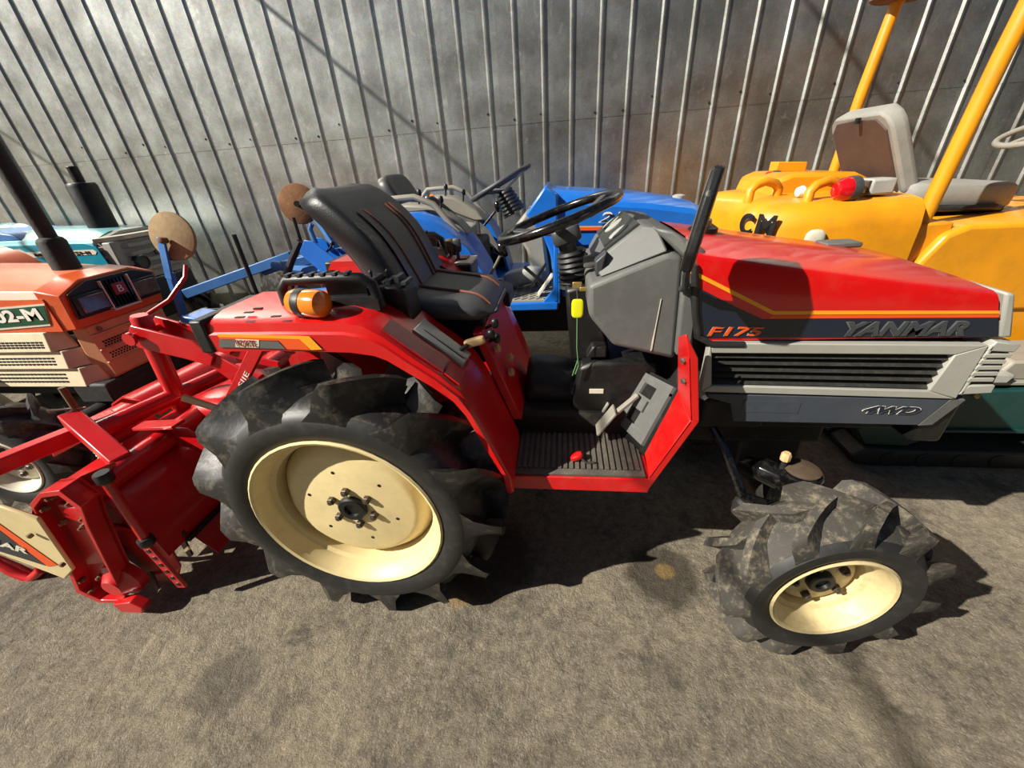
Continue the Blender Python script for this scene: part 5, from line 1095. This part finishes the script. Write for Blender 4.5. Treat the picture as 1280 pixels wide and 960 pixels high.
MB().lathe([(0.1, 0), (0.17, 0.02), (0.19, 0.08), (0.17, 0.14), (0.1, 0.16)], (-2.08, 2.60, 0.62), (0.25, 1, 0), n=28).build('support_wheel', 'rubber', I_)
MB().bar((-2.08, 2.66, 0.60), (-2.02, 2.60, 0.40), 0.04, 0.04).build('wheel_arm', 'blue_dull', I_)
# ------------------------------------------------------------------ yellow forklift on the right
fk = thing('forklift', 'yellow forklift with grey seat and overhead guard posts at right by the wall', 'forklift', (1.8, 2.5, 0.0))
F_ = fk; FC = 2.5
def plan(z, ins=0.0):
    pts = [(1.54, 1.985), (1.30, 1.975), (1.10, 1.985), (0.98, 2.02), (0.905, 2.08), (0.875, 2.16), (0.905, 2.26), (0.985, 2.38), (1.02, 2.5)]
    full = pts+[(x, 2*FC-y) for x, y in pts[-2::-1]]
    return [V((x+(ins if x < 1.2 else 0), y+(ins*(FC-y)/0.5), z)) for x, y in full]
cwt = MB().loft([plan(0.36, 0.05), plan(0.42, 0.0), plan(0.80, -0.005), plan(1.02, 0.0), plan(1.085, 0.012), plan(1.122, 0.05), plan(1.134, 0.12)]).build('counterweight', 'yellow', F_, smooth=50)
for ch, p0, p1 in (('M', (0.910, 2.068), (0.962, 2.022)), ('C', (0.876, 2.160), (0.898, 2.092))):
    a_ = V((p0[0]-0.006, p0[1]-0.006, 1.0)); b_2 = V((p1[0]-0.006, p1[1]-0.006, 0.995))
    text(ch, 'brand_letter', cwt, a_, b_2, (0, 0, 1), 'black', 0.085, 0.006, bold=0.035)
MB().ell((1.12, 1.970, 0.985), (0.042, 0, 0), (0, 0.012, 0), (0, 0, 0.04), 0.8, 0.8, 16, 8).build('filler_plug', 'off_white', cwt)
for x, y in ((1.02, 2.33), (1.19, 2.12)):
    MB().tube([(x-0.075, y-0.02, 1.11), (x-0.075, y-0.02, 1.165), (x-0.05, y-0.01, 1.19), (x, y, 1.205), (x+0.05, y+0.01, 1.19), (x+0.075, y+0.02, 1.165), (x+0.075, y+0.02, 1.11)], 0.021, n=12).build('lifting_eye', 'yellow', cwt, smooth=60)
# lamps on the deck
for y, zz in ((2.07, 1.170), (2.72, 1.18)):
    x = 1.245 if y < 2.5 else 1.21
    rl_ = MB().lathe([(0.001, -0.05), (0.03, -0.045), (0.048, -0.02), (0.05, 0.0), (0.05, 0.03), (0.03, 0.04), (0.001, 0.04)], (x, y, zz), (1, 0.15, 0), n=20).build('rear_lamp', 'lens_red', F_)
    MB().lathe([(0.051, 0.0), (0.053, 0.01), (0.053, 0.035), (0.02, 0.045)], (x, y, zz), (1, 0.15, 0), n=20).build('lamp_shell', 'grey_dark', rl_)
    wl_ = MB().bb(x+0.10, x+0.20, y+0.0, y+0.10, zz-0.03, zz+0.035).build('work_lamp', 'grille_grey', F_, bevel=0.01)
    MB().bb(x+0.088, x+0.101, y+0.006, y+0.094, zz-0.024, zz+0.029).build('lamp_glass', 'lens_clear', wl_, bevel=0.003)
MB().lathe([(0.022, 0), (0.026, 0.01), (0.02, 0.03)], (1.14, 2.20, 1.16), (-1, -0.2, 0), n=14).build('reverse_lamp', 'white', F_)
# rear deck hump behind the seat (far)
MB().prism([(1.10, 2.45, 1.10), (1.13, 2.45, 1.20), (1.20, 2.45, 1.225), (1.50, 2.45, 1.215), (1.58, 2.45, 1.18), (1.58, 2.45, 1.08)], (0, 0.5, 0)).build('radiator_cowl', 'yellow', F_, bevel=0.02, smooth=50)
MB().prism([(1.24, 2.74, 1.225), (1.24, 2.74, 1.275), (1.40, 2.74, 1.265), (1.40, 2.74, 1.215)], (0, 0.10, 0)).build('filler_box', 'yellow', F_, bevel=0.004)
# engine hood / side body with round corner
sb = MB()
ob = [(1.56, 0.62), (1.60, 0.86), (1.66, 0.975), (1.74, 1.012), (2.70, 1.010), (2.70, 0.62)]
sb.py(ob, 1.985, 3.015).build('engine_hood', 'yellow', F_, bevel=0.02, segs=3)
MB().bb(1.50, 2.72, 2.0, 3.0, 0.30, 0.64).build('chassis', 'yellow', F_, bevel=0.02)
MB().bb(1.50, 2.74, 1.99, 3.01, 0.655, 0.675).build('body_gap', 'black', F_)
MB().prism([(1.50, 2.02, 0.40), (1.56, 2.02, 1.02), (1.70, 2.02, 1.02), (1.66, 2.02, 0.40)], (0, 0.96, 0)).build('rear_frame', 'yellow', F_, bevel=0.01)
# overhead guard
for y in (2.06, 2.87):
    dx = 0.0 if y < 2.5 else 0.02
    MB().tube([(1.575+dx, y, 0.82), (1.60+dx, y, 1.10), (1.63+dx, y, 1.60), (1.66+dx, y, 1.93), (1.70+dx, y, 2.05)], 0.030 if y < 2.5 else 0.028, n=14).build('guard_post', 'yellow', F_, smooth=60)
    MB().tube([(1.70+dx, y, 2.05), (2.9, y, 2.15), (2.98, y, 2.10), (3.1, y, 0.9)], 0.032, n=12).build('guard_rail', 'yellow', F_, smooth=60)
MB().ell((1.70, 2.86, 2.0), (0.13, 0, 0), (0, 0.10, 0), (0, 0, 0.05), 0.5, 0.5, 16, 10).build('guard_bracket', 'rust', F_)
for i in range(5): MB().bar((1.9+i*0.2, 2.06, 2.09+i*0.012), (1.9+i*0.2, 2.87, 2.09+i*0.012), 0.03, 0.03).build('guard_bar', 'yellow', F_)
# seat
tu = V((-0.20, 0, 0.36)).normalized(); tn_ = V((tu.z, 0, -tu.x))
bcf = V((1.585, 2.54, 1.30))
fs = MB()
lpz = []
for i in range(13):
    t = -1+2*i/12
    w = 0.235*(1 if t < 0.55 else math.sqrt(max(0.05, 1-((t-0.55)/0.5)**2))*0.5+0.5)
    lpz.append([bcf+tu*(0.20*t)+tn_*n_2+V((0, yv, 0)) for yv, n_2 in ((-w, -0.03), (-w, 0.03), (-w*0.9, 0.05), (w*0.9, 0.05), (w, 0.03), (w, -0.03))])
fs = MB().loft(lpz).build('seat_back', 'seat_grey', F_, bevel=0.012, smooth=40)
MB().prism([bcf+tu*(0.20*t)+V((0, y, 0))-tn_*0.030 for t, y in ((-0.98, -0.205), (0.60, -0.205), (0.86, -0.15), (0.90, 0.0), (0.86, 0.15), (0.60, 0.205), (-0.98, 0.205))], -tn_*0.008).build('back_board', 'seat_brown', fs, smooth=0)
MB().bb(1.440, 1.456, 2.475, 2.495, 1.425, 1.45).build('seat_latch', 'black', fs)
MB().ell((1.90, 2.52, 1.095), (0.27, 0, -0.015), (0, 0.25, 0), (0.0, 0, 0.060), 0.3, 0.4, 30, 12).build('seat_cushion', 'seat_grey', F_, smooth=60)
MB().bb(1.60, 2.12, 2.30, 2.76, 1.012, 1.045).build('seat_rail', 'black', F_, bevel=0.008)
for k in range(3): MB().tube([(1.33, 2.15+k*0.02, 1.13), (1.45, 2.20+k*0.02, 1.10), (1.60, 2.22+k*0.03, 1.06), (1.80, 2.24+k*0.02, 1.045), (2.05, 2.25+k*0.02, 1.04)], 0.012).build('hose', 'rubber_side', F_)
# steering wheel at the right edge
fw_ = V((-0.35, 0, 0.93)).normalized(); fx_ = V((fw_.z, 0, -fw_.x))
MB().tube([V((2.33, 2.5, 1.345))+fx_*0.17*math.cos(2*PI*j/36)+V((0, 0.17*math.sin(2*PI*j/36), 0)) for j in range(36)], 0.014, n=10, closed=True).bar((2.18, 2.5, 1.29), (2.48, 2.5, 1.40), 0.03, 0.012).tube([(2.33, 2.5, 1.345), (2.45, 2.5, 1.0)], 0.022).build('steering_wheel', 'grey_beige', F_, smooth=60)
MB().ell((2.22, 2.30, 1.275), (0.055, 0, 0.03), (0, 0.02, 0), (-0.02, 0, 0.05), 0.6, 0.7, 16, 8).build('side_mirror', 'silver', F_)
MB().ell((2.28, 2.25, 1.17), (0.05, 0, 0), (0, 0.05, 0), (0, 0, 0.08), 0.5, 0.5, 14, 8).build('hydraulic_cover', 'yellow', F_)
for x in (1.25, 2.75):
    for y, fl_ in ((2.02, 1), (2.98, -1)):
        MB().lathe([(0.10, 0), (0.20, 0.0), (0.25, 0.02*fl_), (0.25, 0.16*fl_), (0.20, 0.18*fl_), (0.10, 0.18*fl_)], (x, y, 0.25), n=28).build('tyre', 'rubber', F_)
# ------------------------------------------------------------------ dark green tracked machine low at right
cr = thing('tracked_carrier', 'low dark green tracked machine under the front of the yellow forklift', 'tracked machine', (1.9, 1.79, 0.0))
K_ = cr
MB().py([(1.40, 0.36), (1.66, 0.37), (1.74, 0.33), (1.64, 0.12), (1.60, 0.095), (1.42, 0.10), (1.36, 0.18)], 1.63, 1.93).build('side_casing', 'dark_green', K_, bevel=0.008)
MB().py([(1.66, 0.375), (2.9, 0.40), (2.9, 0.16), (1.72, 0.16), (1.655, 0.14), (1.745, 0.33)], 1.66, 1.93).build('hull', 'dark_green', K_, bevel=0.008)
MB().py([(1.70, 0.168), (2.9, 0.172), (2.9, 0.185), (1.70, 0.18)], 1.645, 1.665).build('hull_ledge', 'dark_green', K_)
MB().bb(1.60, 2.9, 1.68, 1.93, 0.395, 0.412).build('deck', 'grey_beige', K_, bevel=0.004)
MB().prism([(1.86, 1.70, 0.412), (1.90, 1.70, 0.50), (2.6, 1.70, 0.52), (2.6, 1.70, 0.412)], (0, 0.22, 0)).build('deck_box', 'grey_beige', K_, bevel=0.01)
MB().prism([(1.60, 1.66, 0.412), (1.76, 1.66, 0.47), (1.90, 1.66, 0.455), (1.88, 1.66, 0.412)], (0, 0.2, 0)).build('deck_cover', 'grille_grey', K_, bevel=0.01)
tk = [(1.42, 0.10), (1.36, 0.06), (1.38, 0.015), (1.46, 0.0), (2.9, 0.0), (2.9, 0.09), (1.60, 0.09)]
MB().py(tk, 1.60, 1.78).build('rubber_track', 'rubber_side', K_, bevel=0.01)
MB().py(tk, 1.80, 1.95).build('rubber_track', 'rubber_side', K_, bevel=0.01)
for i in range(9):
    MB().lathe([(0.03, 0), (0.034, 0.004), (0.034, 0.02)], (1.52+i*0.15, 1.592, 0.045), n=14).build('track_roller', 'iron_dirty', K_)
MB().tube([(1.72, 1.655, 0.42), (1.76, 1.65, 0.405), (1.775, 1.645, 0.37)], 0.005).ell((1.775, 1.645, 0.362), (0.012, 0, 0), (0, 0.012, 0), (0, 0, 0.012), 1, 1, 10, 8).build('latch', 'brass', K_)
# ------------------------------------------------------------------ overhead wires whose shadows cross the wall and ground
for (x0, z0, nm, lb) in ((-4.10, 4.15, 'overhead_cable', 'black cable strung high overhead whose thin shadow crosses the wall centre'), (-0.98, 4.4, 'overhead_cable', 'black cable strung high overhead above the forklift side'), (-7.23, 3.75, 'overhead_cable', 'black cable strung high overhead above the orange tractor side')):
    w_ = MB().tube([(x0+0.28, -6.0, z0), (x0-0.03, 3.70, z0)], 0.016, n=8).build(nm, 'black')
    tag(w_, lb, 'cable', 'overhead cables')
